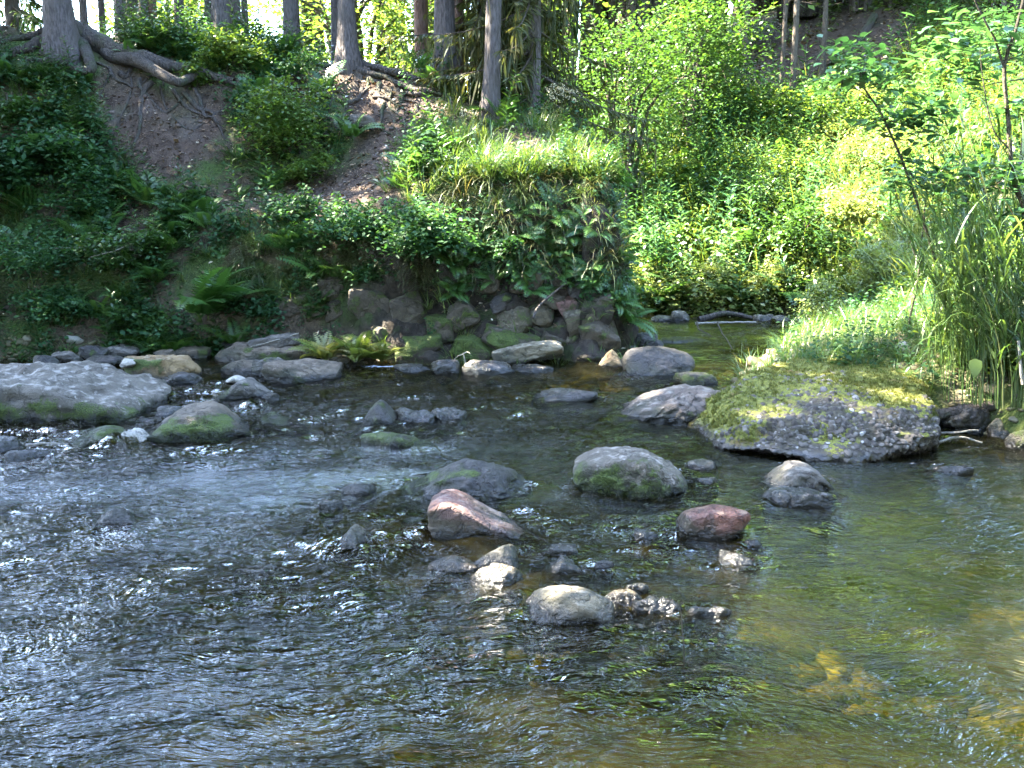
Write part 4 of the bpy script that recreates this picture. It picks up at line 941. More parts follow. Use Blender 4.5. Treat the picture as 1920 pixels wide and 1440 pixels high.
# ------------------------------------------------------------------ ground cover of the left bank (uncountable)
def scatter(seed, n, x0, x1, y0, y1, dens):
    r = rng_(seed); X = r.uniform(x0, x1, n); Y = r.uniform(y0, y1, n); P = np.column_stack([X, Y, zat(np.stack([X, Y], -1))])
    return P[r.uniform(0, 1, n) < dens(P)]
def multi(name, tmpls, P, seed, smin, smax, mat, tiltn=.35, kind='stuff'):
    r = rng_(seed); b = Buf(); which = r.integers(0, len(tmpls), len(P)); nrm = slope_n(P)
    for i, (TV, TF, tt) in enumerate(tmpls):
        Q = P[which == i]; k = len(Q)
        if not k: continue
        nn = nrm[which == i] * tiltn + np.array([0, 0, 1]) + r.normal(0, .12, (k, 3)); Mx = rot_frames(nn, r.uniform(0, 6.28, k))
        V, F = inst(TV, TF, Mx, Q, r.uniform(smin, smax, k))
        t = np.clip(np.tile(tt, k) * .55 + np.repeat(r.uniform(0, .45, k), len(TV)), 0, 1); b.add(V, F, t=t)
    o = obj(name, b, M[mat] if isinstance(mat, str) else mat)
    return tag(o, kind=kind) if kind else o
def dens_left(P, base=1.0):
    d = np.full(len(P), base); p2 = P[:, :2]; s = sd_poly(p2, LEFT_LAND)
    d *= sstep(.0, .25, s); d *= 1 - .97 * mask_px(P, PATH, 16, 14); d *= 1 - .8 * mask_px(P + (0, 0, .28), PATH, 14, 0); d *= 1 - .92 * mask_px(P, ROOTS, 10); d *= 1 - .6 * mask_px(P, CLEAR, 12)
    d *= np.where((s < .75) & (P[:, 0] > -2.0), .12, 1)
    d *= .12 + .88 * sstep(-.12, .22, fbm(P * 1.5, 51, 3)); return d
def to_t_(seed):
    # upright weed: stem with narrow leaves
    r = rng_(seed); k = 22; u = np.linspace(.12, 1, k); H = .55; a = np.arange(k) * 2.4 + r.normal(0, .3, k); d = np.stack([np.cos(a), np.sin(a), np.full(k, .25)], -1)
    P = np.column_stack([.03 * np.sin(u * 3), .03 * u, H * u]); TV = LEAF_V * (1, .42, 1)
    nrm = np.stack([-np.cos(a) * .5, -np.sin(a) * .5, np.ones(k)], -1); x = d - nrm * ((d * nrm).sum(1) / (nrm * nrm).sum(1))[:, None]; x /= np.linalg.norm(x, axis=1)[:, None]; n_ = nrm / np.linalg.norm(nrm, axis=1)[:, None]
    Mx = np.stack([x, np.cross(n_, x), n_], -1); V, F = inst(TV, LEAF_F, Mx, P, .15 * (1.15 - .7 * u)); t = np.repeat(r.uniform(0, 1, k), 4)
    b = Buf().add(V, F, t=t); V, F = tube(np.column_stack([.03 * np.sin(u * 3), .03 * u, H * u]), np.linspace(.004, .0015, k), 3); b.add(V, F, t=.3); A_ = b.arrays(); return A_[0], A_[1], A_[2]['t']
HT = [herb_arrays(300 + i, 16 + 2 * i, .14 + .05 * i, .036 + .006 * i) for i in range(5)]
P = scatter(31, 14500, -7.4, 1.3, 9.7, 15.5, lambda P: dens_left(P) * np.where(P[:, 1] > 13.6, .5, 1))
multi('ground_cover', HT, P, 32, .45, 1.6, 'herb')
WT = [to_t_(380 + i) for i in range(4)]
P = scatter(37, 1500, -7.2, .9, 9.8, 14.5, lambda P: dens_left(P, .75)); multi('tall_weeds', WT, P, 38, .6, 1.25, 'leaf', .2)
def to_t(b): V, F, A = b.arrays(); return V, F, A['t']
FT = [to_t(fern(330 + i, 7, .42, 0, 13)) for i in range(4)]
P = scatter(33, 1250, -7.0, .2, 9.9, 14.2, lambda P: dens_left(P, .8))
multi('fern_cover', FT, P, 34, .4, 1.3, 'fern')
GT = [to_t(grass_tuft(340 + i, 34, .34, .06, .007, .35, 1.4)) for i in range(4)]
P = scatter(35, 5200, -7.2, 1.3, 9.7, 15, lambda P: dens_left(P, .55) + .25 * (P[:, 0] > -1.4) * (P[:, 1] < 12.4) * (1 - .8 * mask_px(P, PATH, 15)))
multi('bank_grass', GT, P, 36, .5, 1.2, 'grass')
# leaf litter, needles and twigs on bare earth
r = rng_(41); P = scatter(42, 30000, -6.5, 1.3, 9.9, 14, lambda P: .40 + .6 * mask_px(P, PATH, 30)); k = len(P)
V, F, t = leaves(r, P + (0, 0, .012), np.clip(r.lognormal(-3.4, .45, k), .012, .09), .35); tag(obj('leaf_litter', Buf().add(V, F, t=t), M['litter']), kind='stuff')

P = scatter(48, 2400, -6.5, 1.3, 9.9, 14, lambda P: mask_px(P, PATH, 20)); pebbles('soil_stones', P, np.clip(rng_(49).lognormal(-4.2, .6, len(P)), .005, .07), 50, 'soil_stone', .3)
# grass of the spit: bright crest and the old grass hanging down the face
def px_scatter(seed, n, poly, y0=9.0):
    r = rng_(seed); poly = np.array(poly, float); lo, hi = poly.min(0), poly.max(0); out = []
    while len(out) < n:
        q = r.uniform(lo, hi)
        if sd_poly(q[None], poly)[0] > 0: out.append(hit(q[0], q[1], y0))
    return np.array(out)
HG = [to_t(grass_tuft(350 + i, 30, .42, .05, .007, .9, 1.7, az0=-1.5, azs=.8)) for i in range(4)]
P = px_scatter(43, 130, [(860, 330), (1000, 330), (1175, 320), (1185, 420), (1160, 560), (1060, 530), (900, 500), (820, 450), (840, 370)])
def hang(name, T, P, seed, s0, s1, mat):
    r = rng_(seed); b = Buf(); wh = r.integers(0, len(T), len(P))
    for i, (TV, TF, tt) in enumerate(T):
        Q = P[wh == i]; k = len(Q)
        Mx = rot_frames(np.tile([[0, 0, 1.0]], (k, 1)), r.normal(0, .5, k) - np.pi / 2)
        # rot_frames puts x along y for spin -90: undo so that the droop keeps pointing to the camera side
        c, s_ = np.cos(r.normal(0, .5, k)), np.sin(r.normal(0, .5, k)); Mx = np.zeros((k, 3, 3)); Mx[:, 0, 0] = c; Mx[:, 0, 1] = -s_; Mx[:, 1, 0] = s_; Mx[:, 1, 1] = c; Mx[:, 2, 2] = 1
        V, F = inst(TV, TF, Mx, Q, r.uniform(s0, s1, k)); b.add(V, F, t=np.clip(np.tile(tt, k) * .5 + np.repeat(r.uniform(0, .5, k), len(TV)), 0, 1))
    return tag(obj(name, b, M[mat]), kind='stuff')
hang('hanging_grass', HG, P, 44, .35, 1.15, 'dry_grass')
P = px_scatter(45, 170, [(430, 450), (640, 440), (900, 480), (900, 545), (640, 520), (450, 520)]); hang('bank_edge_grass', HG, P, 46, .4, .9, 'dry_grass')
P = px_scatter(143, 70, [(840, 330), (1000, 325), (1180, 315), (1190, 440), (1120, 470), (900, 440), (820, 400)]); hang('green_hanging_grass', HG, P, 144, .35, .85, 'grass')
P = px_scatter(145, 120, [(830, 380), (1000, 360), (1185, 350), (1170, 560), (1060, 560), (900, 560), (800, 540)]); multi('face_herbs', HT, P, 146, .4, 1.1, 'herb', 1.2)
P = px_scatter(147, 46, [(830, 400), (1180, 380), (1160, 540), (840, 560)]); multi('face_ferns', FT, P, 148, .5, 1.0, 'fern', 1.2)
# plants over the outer corner and flank of the spit
r = rng_(151); k = 150; X = r.uniform(.95, 1.36, k); Y = r.uniform(10.1, 12.2, k); P = np.column_stack([X, Y, zat(np.stack([X, Y], -1))]); P = P[P[:, 2] > .35]; multi('flank_herbs', HT, P, 152, .6, 1.3, 'herb', 1.5); multi('flank_grass', GT, P[::2], 153, .6, 1.2, 'dry_grass', 1.5); multi('flank_ferns', FT, P[::5], 154, .6, 1.1, 'fern', 1.5)
CT = [to_t(grass_tuft(360 + i, 40, .34, .07, .008, .3, 1.2)) for i in range(4)]
P = px_scatter(47, 150, [(770, 290), (800, 240), (900, 250), (960, 300), (1080, 290), (1170, 300), (1175, 335), (1000, 345), (800, 350)])
multi('crest_grass', CT, P, 48, .3, 1.25, 'grass')
P = px_scatter(49, 170, [(790, 300), (1170, 310), (1150, 350), (820, 360)]); multi('crest_herbs', HT, P, 50, .6, 1.2, 'herb')

# tall flowering grasses on the spit: separate clumps
def tall_grass(seed, k, L, spread, heads, az0=None, azs=1.0, w=.008, droop=.9, lean=.15):
    r = rng_(seed); a = r.uniform(0, 6.28, k); q = spread * np.sqrt(r.uniform(0, 1, k)); base = np.stack([q * np.cos(a), q * np.sin(a), np.full(k, -.03)], -1)
    az = a if az0 is None else az0 + r.normal(0, azs, k)
    V, F, t, tips = blades(r, base, L * r.uniform(.5, 1.0, k), w * r.uniform(.7, 1.3, k), np.abs(r.normal(lean, .15, k)), droop * r.uniform(.4, 1.3, k), 5, az)
    b = Buf().add(V, F, t=t); hd = Buf()
    if heads:
        hb = base[:heads]; V, F, t, tips = blades(r, hb, L * r.uniform(1.0, 1.35, heads), np.full(heads, .004), np.abs(r.normal(lean * .8, .12, heads)), droop * r.uniform(.5, 1.0, heads), 6, az[:heads]); b.add(V, F, t=t * .3 + .6)
        for p, a_ in zip(tips, az[:heads]):
            m_ = 26; u = r.uniform(-.16, .02, m_); d = np.array([math.cos(a_), math.sin(a_), -.25]); Pp = p + u[:, None] * d + r.normal(0, .010, (m_, 3))
            nrm = r.normal(0, 1, (m_, 3)); Mx = rot_frames(nrm, r.uniform(0, 6.28, m_)); V, F = inst(LEAF_V, LEAF_F, Mx, Pp, np.full(m_, .022)); hd.add(V, F, t=np.repeat(r.uniform(0, 1, m_), 4))
    return b, hd
for i, (px, py, L, az, lb) in enumerate([(1070, 262, .62, .35, 'tall flowering grass clump leaning right, left end of the spit tip row'), (1120, 275, .62, .25, 'tall flowering grass clump in the middle of the spit tip'),
                                         (1158, 296, .58, .1, 'tall flowering grass arching out over the right edge of the spit'), (1030, 250, .45, .6, 'short flowering grass clump beside the leaning thin spruce'),
                                         (812, 262, .42, None, 'bright grass clump with one tall blade by the earth path'), (855, 275, .40, None, 'bright sunlit grass clump right of the earth path'), (1175, 325, .5, -.2, 'grass drooping from the outer corner of the spit')]):
    b_, h_ = tall_grass(400 + i, 110, L, .16, 14 if i in (0, 1, 2, 3, 6) else 2, az, .55)
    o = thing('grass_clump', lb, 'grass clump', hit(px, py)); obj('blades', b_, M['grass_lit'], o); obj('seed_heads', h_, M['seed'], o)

# ------------------------------------------------------------------ ferns that stand out
for i, (px, py, L, n, lobes, azc, azs, elev, curl, lb) in enumerate([
        (385, 590, 1.0, 14, 0, -.35, 1.3, .95, 1.25, 'big fern at the water edge, arching fronds reaching right'), (286, 388, .56, 11, 0, None, 0, 1.15, .9, 'light green fern on bare soil below the exposed roots'),
        (330, 470, .62, 9, 3, None, 0, 1.0, 1.3, 'dark fern on the slope above the big arching fern'), (540, 470, .60, 10, 3, None, 0, .9, 1.3, 'fern on the ledge below the earth path'),
        (700, 440, .55, 9, 3, None, 0, .9, 1.3, 'fern on the ledge left of the leafy wall shrub'), (150, 470, .66, 9, 3, None, 0, 1.0, 1.2, 'fern low on the left slope above the great slab'),
        (60, 400, .60, 9, 3, None, 0, 1.0, 1.2, 'fern on the slope by the left edge of the view'), (860, 455, .5, 8, 3, -1.4, 1.2, .6, 1.5, 'fern hanging on the spit face'), (450, 300, .5, 8, 3, None, 0, .9, 1.2, 'fern beneath the sun flecked shrub'),
        (230, 560, .6, 9, 3, None, 0, .9, 1.3, 'fern left of the big arching fern near the water')]):
    o = thing('fern', lb, 'fern', hit(px, py) - (0, .18 if i == 0 else .06, .02)); b_ = fern(420 + i, n, L, lobes, 20, elev, curl, azc, azs); obj('fronds', b_, M['fern'], o)
# bright cushion of young ferns at the water, and the weed beside it
for i, (px, py, w_, lb) in enumerate([(612, 660, .46, 'bright yellow green fern cushion on the shore, left one'), (672, 668, .48, 'bright green fern cushion at the water edge, right one'), (716, 676, .36, 'small green fern cushion against the dark spit foot')]):
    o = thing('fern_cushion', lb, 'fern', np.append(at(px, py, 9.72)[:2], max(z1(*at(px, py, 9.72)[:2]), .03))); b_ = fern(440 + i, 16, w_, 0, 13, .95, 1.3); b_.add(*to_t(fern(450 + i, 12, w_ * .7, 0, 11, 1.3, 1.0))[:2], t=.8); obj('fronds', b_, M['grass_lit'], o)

# ------------------------------------------------------------------ shrubs of the left bank
SHL = [(545, 300, 1.15, .95, 60, 80, .055, 'leaf_lit', 'sun flecked shrub in the middle of the bank, left of the earth path'), (590, 345, .7, .4, 22, 60, .05, 'leaf_lit', 'low bright shrub touching the left side of the earth path'),
       (80, 330, 1.2, .6, 44, 70, .085, 'herb', 'broad leaved dark shrub on the far left of the bank'), (10, 380, 1.0, .7, 36, 60, .08, 'herb', 'dark leafy shrub at the left edge of the view, below the roots'),
       (30, 240, .6, .4, 16, 45, .07, 'leaf', 'small plant with pale leaves under the left roots'), (800, 480, 1.25, .62, 70, 80, .055, 'herb', 'leafy shrub hanging over the stones of the spit face'),
       (660, 455, 1.1, .5, 44, 70, .055, 'herb', 'low leafy shrub on the ledge left of the hanging shrub'), (560, 425, .8, .4, 26, 60, .05, 'herb', 'low shrub on the ledge above the big fern'),
       (180, 400, 1.0, .6, 36, 60, .06, 'herb', 'dense low shrub on the left slope'), (60, 520, 1.3, .6, 50, 70, .05, 'herb', 'dense leafy mound low on the left slope'), (250, 500, 1.0, .5, 34, 60, .05, 'leaf', 'leafy mound left of the dry grass bank'),
       (370, 165, .35, .35, 12, 40, .055, 'leaf_lit', 'small sunlit sprig before the hollow under the roots'), (440, 130, 1.0, .5, 34, 60, .055, 'leaf_lit', 'sunlit low shrub on the crest right of the roots'), (310, 95, .9, .4, 26, 50, .05, 'leaf', 'low shrub on the crest behind the long root'),
       (410, 90, .8, .4, 24, 50, .05, 'leaf_lit', 'bright low shrub under the group of dark trunks'), (560, 150, .8, .35, 24, 50, .05, 'herb', 'low shrub on the crest under the single grey trunk'), (480, 600, .55, .3, 20, 50, .05, 'herb', 'leafy plant at the water right of the big fern'),
       (270, 615, .5, .3, 18, 50, .06, 'leaf', 'round leaved plant on the shore left of the big fern'), (100, 600, .9, .4, 30, 60, .05, 'herb', 'leafy plant overhanging the shore behind the great slab'), (950, 490, .55, .35, 20, 50, .05, 'herb', 'leafy sprig hanging in the middle of the spit face'),
       (700, 530, .5, .3, 16, 45, .055, 'herb', 'leafy sprig above the tall oval stone')]
for i, (px, py, W, H, cl, per, sz, mt, lb) in enumerate(SHL):
    fo, st = shrub(500 + i, W, H, cl, per, sz, 6, .3, lean=(0, -.25 * W))
    plant('shrub', lb, 'shrub', hit(px, py) - (0, 0, .03), fo, M[mt], st)
# fallen sticks
def stick(pts, r0, r1, mat, label, name='fallen_stick', cat='stick', n=16, sides=6, seed=0, twigs=()):
    pts = np.array(pts, float); p = spline(pts, n); p = p + .006 * fbm(p * 9, seed, 2)[:, None]
    V, F = tube(p - p[0], np.linspace(r0, r1, n), sides); b = Buf().add(V, F)
    for tp in twigs:
        q = spline(np.array(tp, float) - p[0], 8); V, F = tube(q, np.linspace(r1 * 1.2, r1 * .4, 8), 5); b.add(V, F)
    return tag(obj(name, b, M[mat], None, p[0]), label, cat)
def A(px, py, Y): return at(px, py, Y)
stick([A(30, 470, 10.6), A(90, 466, 10.6), A(162, 464, 10.7)], .008, .006, 'driftwood', 'pale straight dead stem lying on the left slope')
stick([A(170, 482, 10.5), A(215, 470, 10.55), A(250, 455, 10.6)], .007, .004, 'driftwood', 'pale bent dead stem right of the straight one on the left slope')
stick([on_level(50, 834, .03), on_level(90, 831, .05), on_level(125, 832, .03)], .010, .006, 'driftwood', 'thin pale stick stranded on wet stones at the left')
stick([A(1306, 604, 12.6), A(1312, 618, 12.2), A(1340, 632, 11.8)], .012, .008, 'twig', 'dark curved twig rising from the quiet water')
stick([A(1304, 606, 12.9), A(1360, 605, 12.9), A(1418, 604, 12.9)], .018, .014, 'driftwood', 'pale straight branch lying on the far water edge')
stick([A(1345, 605, 12.6), A(1352, 620, 11.6), A(1374, 654, 10.2)], .011, .006, 'twig', 'dark slanting twig between the far branch and the gravel bar')
stick([A(1310, 600, 13.2), A(1360, 588, 13.3), A(1410, 596, 13.3)], .05, .03, 'root', 'dark brushwood log at the far water edge', seed=4)
stick([on_level(1760, 828, .03), on_level(1800, 819, .05), on_level(1842, 829, .02)], .010, .006, 'driftwood', 'pale curved stick at the right bank water edge')
stick([on_level(1762, 812, .06), on_level(1800, 809, .09), on_level(1834, 808, .08)], .008, .006, 'driftwood', 'straight thin stick above the pale curved one')
stick([A(1750, 780, 6.9), A(1800, 772, 6.85), A(1850, 762, 6.9), A(1925, 750, 7.0)], .05, .035, 'root', 'thick dark root running along the right bank', seed=8)
stick([A(1570, 672, 8.6), A(1640, 648, 9.0), A(1720, 622, 9.6)], .014, .008, 'driftwood', 'grey branch lying across the gravel bar')
stick([A(1580, 642, 9.8), A(1630, 628, 10.2), A(1680, 612, 10.6)], .014, .008, 'driftwood', 'yellowish branch behind the grey one on the gravel bar')
stick([on_level(1281, 1254, -.02), on_level(1281, 1254, 0) + (.0, 0, .10), on_level(1281, 1254, 0) + (-.012, 0, .20), on_level(1281, 1254, 0) + (-.025, 0, .255)], .0032, .0016, 'twig', 'thin upright twig poking out of the near water', sides=5)
stick([A(1918, 720, 6.6), A(1914, 680, 6.6), A(1909, 640, 6.6)], .012, .009, 'driftwood', 'reddish dead stem at the right edge of the view')
c = on_level(872, 690, .05); stick([A(874, 692, 9.55), A(872, 676, 9.55), A(868, 662, 9.55)], .008, .006, 'driftwood', 'pale forked twig standing on the flat slate', twigs=[[A(869, 663, 9.55), A(876, 660, 9.55), A(882, 663, 9.5)], [A(869, 664, 9.55), A(858, 668, 9.6), A(850, 676, 9.6)]])
stick([A(1000, 596, 9.75), A(1010, 575, 9.85), A(1035, 552, 9.95), A(1062, 530, 10.05)], .016, .010, 'root', 'dark root snaking between stones of the spit face', name='root')
stick([A(560, 625, 10.05), A(510, 640, 9.95), A(470, 650, 9.9)], .008, .005, 'driftwood', 'thin pale stick on the shore under the big fern')
stick([A(905, 1003, 4.75), A(840, 1003, 4.74), A(800, 985, 4.78)], .003, .002, 'driftwood', 'thin pale straw caught under the pink wedge') if False else None

# ------------------------------------------------------------------ right bank, near side: reeds, saplings, herbs
def reed_clump(seed, k, L, spread, az0, azs, droop=1.6, w=.013):
    r = rng_(seed); a = r.uniform(0, 6.28, k); q = spread * np.sqrt(r.uniform(0, 1, k)); base = np.stack([q * np.cos(a), q * np.sin(a) * .7, np.full(k, -.05)], -1)
    lf, cu = Buf(), Buf()
    hh = L * r.uniform(.55, 1.05, k); az = az0 + r.normal(0, azs, k)
    for i in range(k):
        ln = np.abs(r.normal(.12, .1)); d = np.array([math.cos(az[i]), math.sin(az[i]), 0]); s = np.linspace(0, 1, 6); C = base[i] + hh[i] * (s[:, None] * np.array([0, 0, 1]) + (ln * s ** 1.6 + .18 * s ** 3)[:, None] * d)
        V, F = tube(C, np.linspace(.0045, .0018, 6), 3); cu.add(V, F, t=r.uniform(0, 1))
        m_ = r.integers(7, 12); u = np.sort(r.uniform(.2, 1.0, m_)); Pb = np.stack([np.interp(u, s, C[:, j]) for j in range(3)], -1)
        V, F, t, _ = blades(r, Pb, r.uniform(.25, .62, m_), w * r.uniform(.6, 1.2, m_), np.abs(r.normal(.45, .2, m_)), droop * r.uniform(.5, 1.4, m_), 5, az[i] + r.normal(0, 1.3, m_)); lf.add(V, F, t=t)
    return lf, cu
for i, (px, py, Y, k, L, sp, az, lb) in enumerate([(1790, 725, 7.2, 34, 1.30, .30, 3.0, 'tall reed clump with drooping blades, left one on the right bank'), (1860, 720, 7.0, 52, 1.60, .34, 2.9, 'densest tall reed clump on the right bank'), (1920, 735, 6.8, 44, 1.65, .34, 2.6, 'tall reed clump cut by the right edge of the view'),
                                               (1900, 690, 7.7, 40, 1.80, .4, 3.0, 'reed clump standing behind the densest one')]):
    p = at(px, py, Y); p[2] = z1(p[0], p[1]); lf, cu = reed_clump(600 + i, k, L, sp, az, .9)
    o = thing('reed_clump', lb, 'reeds', p); obj('blades', lf, M['reed'], o); obj('culms', cu, M['reed'], o)

def sapling(name, label, stems, sprays, size, seed, mat='leaf_cool', per=16):
    """stems: list of (points, r0, r1); sprays: (point, radius, count)"""
    r = rng_(seed); o0 = np.array(stems[0][0][0]); st, fo = Buf(), Buf()
    for pts, r0, r1 in stems:
        p = spline(np.array(pts, float), 16) - o0; p += .01 * np.stack([fbm(p * 4 + k, seed + k, 2) for k in range(3)], -1); V, F = tube(p, np.linspace(r0, r1, 16), 6); st.add(V, F)
    for c, rad, n in sprays:
        n = int(n * 1.9)
        c = np.array(c) - o0; P = c + r.normal(0, 1, (n, 3)) * (rad * .6, rad * .6, rad * .34); V, F, t = leaves(r, P, size, .3, hi=True); fo.add(V, F, t=t)
        for _ in range(max(2, n // 14)):
            q = c + r.normal(0, 1, 3) * (rad * .5, rad * .5, rad * .1); V, F = tube(spline([c - (0, 0, rad * .25), (c + q) / 2, q], 5), [.003, .0025, .002, .0015, .001], 3); st.add(V, F)
    o = thing(name, label, 'sapling', o0); obj('foliage', fo, M[mat], o); obj('stem', st, M['twig'], o); return o
Ys = 7.4
def foot(px, py, Y): p = at(px, py, Y); p[2] = min(p[2], z1(p[0], p[1]) - .03) if True else p[2]; return p
g0 = at(1800, 690, Ys); g0[2] = z1(g0[0], g0[1]) - .03
s1 = [A(1740, 440, Ys), A(1690, 300, Ys), A(1655, 215, Ys), A(1622, 165, Ys), A(1612, 130, Ys)]
sapling('sapling', 'slender sapling leaning left with a whorl of leaves at its tip', [([g0] + s1, .012, .005), ([A(1700, 320, Ys), A(1740, 360, Ys), A(1790, 400, Ys)], .005, .002), ([A(1640, 190, Ys), A(1600, 160, Ys)], .004, .002), ([A(1662, 225, Ys), A(1720, 240, Ys), A(1790, 235, Ys)], .004, .002)],
        [(A(1620, 125, Ys), .22, 40), (A(1650, 150, Ys), .14, 20), (A(1580, 150, Ys), .10, 10), (A(1690, 215, Ys), .20, 34), (A(1750, 205, Ys), .20, 34), (A(1720, 245, Ys), .16, 26), (A(1640, 235, Ys), .12, 16), (A(1590, 95, Ys + .2), .2, 26), (A(1690, 300, Ys), .12, 12), (A(1730, 330, Ys), .22, 40), (A(1790, 330, Ys), .20, 36), (A(1690, 345, Ys), .12, 14)], .105, 610)
Ys2 = 7.0; g1 = at(1960, 640, Ys2); g1[2] = z1(g1[0], g1[1]) - .03
sapling('sapling', 'bare dark sapling forking near the right edge of the view', [([g1, A(1925, 420, Ys2), A(1895, 300, Ys2), A(1890, 210, Ys2), A(1886, 120, Ys2), A(1905, 50, Ys2), A(1935, -60, Ys2)], .020, .009), ([A(1886, 125, Ys2), A(1868, 80, Ys2), A(1840, 30, Ys2), A(1815, -20, Ys2)], .009, .005), ([A(1893, 280, Ys2), A(1860, 240, Ys2), A(1845, 150, Ys2), A(1838, 90, Ys2)], .006, .002), ([A(1900, 310, Ys2), A(1870, 260, Ys2)], .005, .002)],
        [(A(1880, 60, Ys2), .16, 20), (A(1800, 60, Ys2 + .3), .22, 34), (A(1770, 100, Ys2 + .4), .2, 30), (A(1830, 130, Ys2 + .4), .18, 26), (A(1900, 200, Ys2), .16, 20), (A(1870, 330, Ys2), .24, 40), (A(1915, 330, Ys2), .2, 30), (A(1820, 320, Ys2), .2, 30), (A(1900, 400, Ys2 - .1), .18, 24), (A(1930, 100, Ys2), .2, 20)], .105, 611)
Ys3 = 8.3; g2 = at(1700, 640, Ys3); g2[2] = z1(g2[0], g2[1]) - .03
sapling('sapling', 'leafy young bush between the gravel bar and the leaning sapling', [([g2, A(1720, 520, Ys3), A(1730, 420, Ys3), A(1740, 350, Ys3)], .010, .004), ([A(1722, 500, Ys3), A(1690, 400, Ys3), A(1670, 330, Ys3)], .006, .003), ([A(1722, 500, Ys3), A(1780, 400, Ys3)], .006, .003)],
        [(A(1740, 340, Ys3), .22, 44), (A(1680, 330, Ys3), .2, 30), (A(1780, 390, Ys3), .2, 40), (A(1700, 390, Ys3), .15, 18), (A(1750, 430, Ys3), .2, 36), (A(1830, 420, Ys3), .2, 36), (A(1780, 470, Ys3), .16, 26)], .075, 612)
# herbs on the bar and the bank
def bar_d(P): s = sd_poly(P[:, :2], RIGHT_LAND); return (1 - .75 * (P[:, 0] < 3.4) * (P[:, 1] > 8.8)) * sstep(.05, .5, s) * (.25 + .75 * sstep(-.2, .3, fbm(P * 1.8, 71, 3)))
P = scatter(72, 5200, 1.8, 5.6, 6.6, 13.4, lambda P: bar_d(P)); multi('bar_herbs', HT, P, 73, .4, 1.1, 'herb')
P = scatter(74, 3000, 1.8, 5.6, 6.9, 13.4, lambda P: bar_d(P)); multi('bar_grass', GT, P, 75, .4, 1.0, 'grass')
for i, (px, py, L, k, lb) in enumerate([(1400, 690, .26, 80, 'fresh green grass tuft at the tip of the gravel bar'), (1440, 662, .24, 50, 'grass tuft on the gravel bar beyond the fresh green one'), (1365, 720, .16, 50, 'short grass tuft beside the pinkish shelf of stone'), (1520, 640, .3, 60, 'grass tuft at the far side of the gravel bar'), (1620, 640, .35, 60, 'grass tuft near the grey branch on the bar'), (1690, 600, .5, 80, 'taller grass tuft behind the gravel bar')]):
    o = thing('grass_tuft', lb, 'grass tuft', hit(px, py)); obj('blades', grass_tuft(620 + i, k, L, .10, .007, .4, 1.3), M['grass'], o)
for i, (px, py, W, H, lb) in enumerate([(1500, 625, .5, .32, 'small leafy plant on the far side of the gravel bar'), (1690, 580, .6, .45, 'leafy plant at the back of the gravel bar below the sunlit slope'), (1790, 660, .6, .45, 'leafy plant at the foot of the left reed clump'), (1830, 690, .5, .35, 'leafy plant below the densest reed clump'), (1900, 700, .5, .3, 'leafy plant among the reeds by the right edge')]):
    fo, st = shrub(630 + i, W, H, 24, 34, .055, 5, .35); plant('shrub', lb, 'shrub', hit(px, py) - (0, 0, .03), fo, M['leaf_lit'], st)
# the single broad pale leaf
V = np.array([[0, 0, 0], [.03, -.055, .012], [.085, -.06, .0], [.15, -.03, -.03], [.175, 0, -.05], [.15, .03, -.03], [.085, .06, .0], [.03, .055, .012], [.08, 0, .006]]); F = np.array([[0, 1, 2, 8], [8, 2, 3, 4], [8, 4, 5, 6], [0, 8, 6, 7]])
Rr = rot_frames(np.array([[-.15, -.85, .5]]), np.array([0.0]))[0]; V = .75 * V @ np.array([[0, 1, 0], [-1, 0, 0], [0, 0, 1.0]]).T @ Rr.T
p = at(1828, 672, 6.75); V2, F2 = tube(spline([(0, 0, 0), (.02, .05, -.05), (.03, .12, -.22)], 6), .003, 4)
o = thing('butterbur', 'single broad pale leaf hanging below the reeds', 'plant', p); obj('leaf_blade', Buf().add(V, F, t=.95), M['leaf_lit'], o); obj('stalk', Buf().add(V2, F2, t=.4), M['herb'], o)
print('plants', round(time.time() - T00, 1))
# ------------------------------------------------------------------ trees
def trunk_arrays(seed, H, r0, r1, sides=14, flare=.5, fl_h=.35, lean=(0, 0), bend=.0, n=40):
    r = rng_(seed); z = np.concatenate([np.linspace(-.15, .8, 14), np.linspace(.8, H, n)[1:]]); a = np.arange(sides) * 2 * np.pi / sides
    rad = np.interp(z, [0, H], [r0, r1]); rad = rad * (1 + flare * np.exp(-np.clip(z, 0, None) / fl_h))
    ridg = 1 + .16 * np.exp(-np.clip(z, -.1, None) / .30)[:, None] * np.cos(a[None] * 5 + seed)
    cx = lean[0] * z + bend * np.sin(z * .8 + seed); cyy = lean[1] * z
    P = np.stack([cx[:, None] + rad[:, None] * ridg * np.cos(a), cyy[:, None] + rad[:, None] * ridg * np.sin(a), np.broadcast_to(z[:, None], (len(z), sides))], -1).reshape(-1, 3)
    nz = fbm(np.column_stack([P[:, :2] * 14, P[:, 2] * 4]), seed, 3) * .06 * r0 + fbm(P * (3, 3, 1.2), seed + 3, 2) * .05 * r0
    cxy = np.repeat(np.stack([cx, cyy], -1), sides, 0); d = P[:, :2] - cxy; d /= np.linalg.norm(d, axis=1)[:, None] + 1e-9; P[:, :2] += d * nz[:, None]
    F = [(i * sides + j, i * sides + (j + 1) % sides, (i + 1) * sides + (j + 1) % sides, (i + 1) * sides + j) for i in range(len(z) - 1) for j in range(sides)]
    return P, np.array(F)

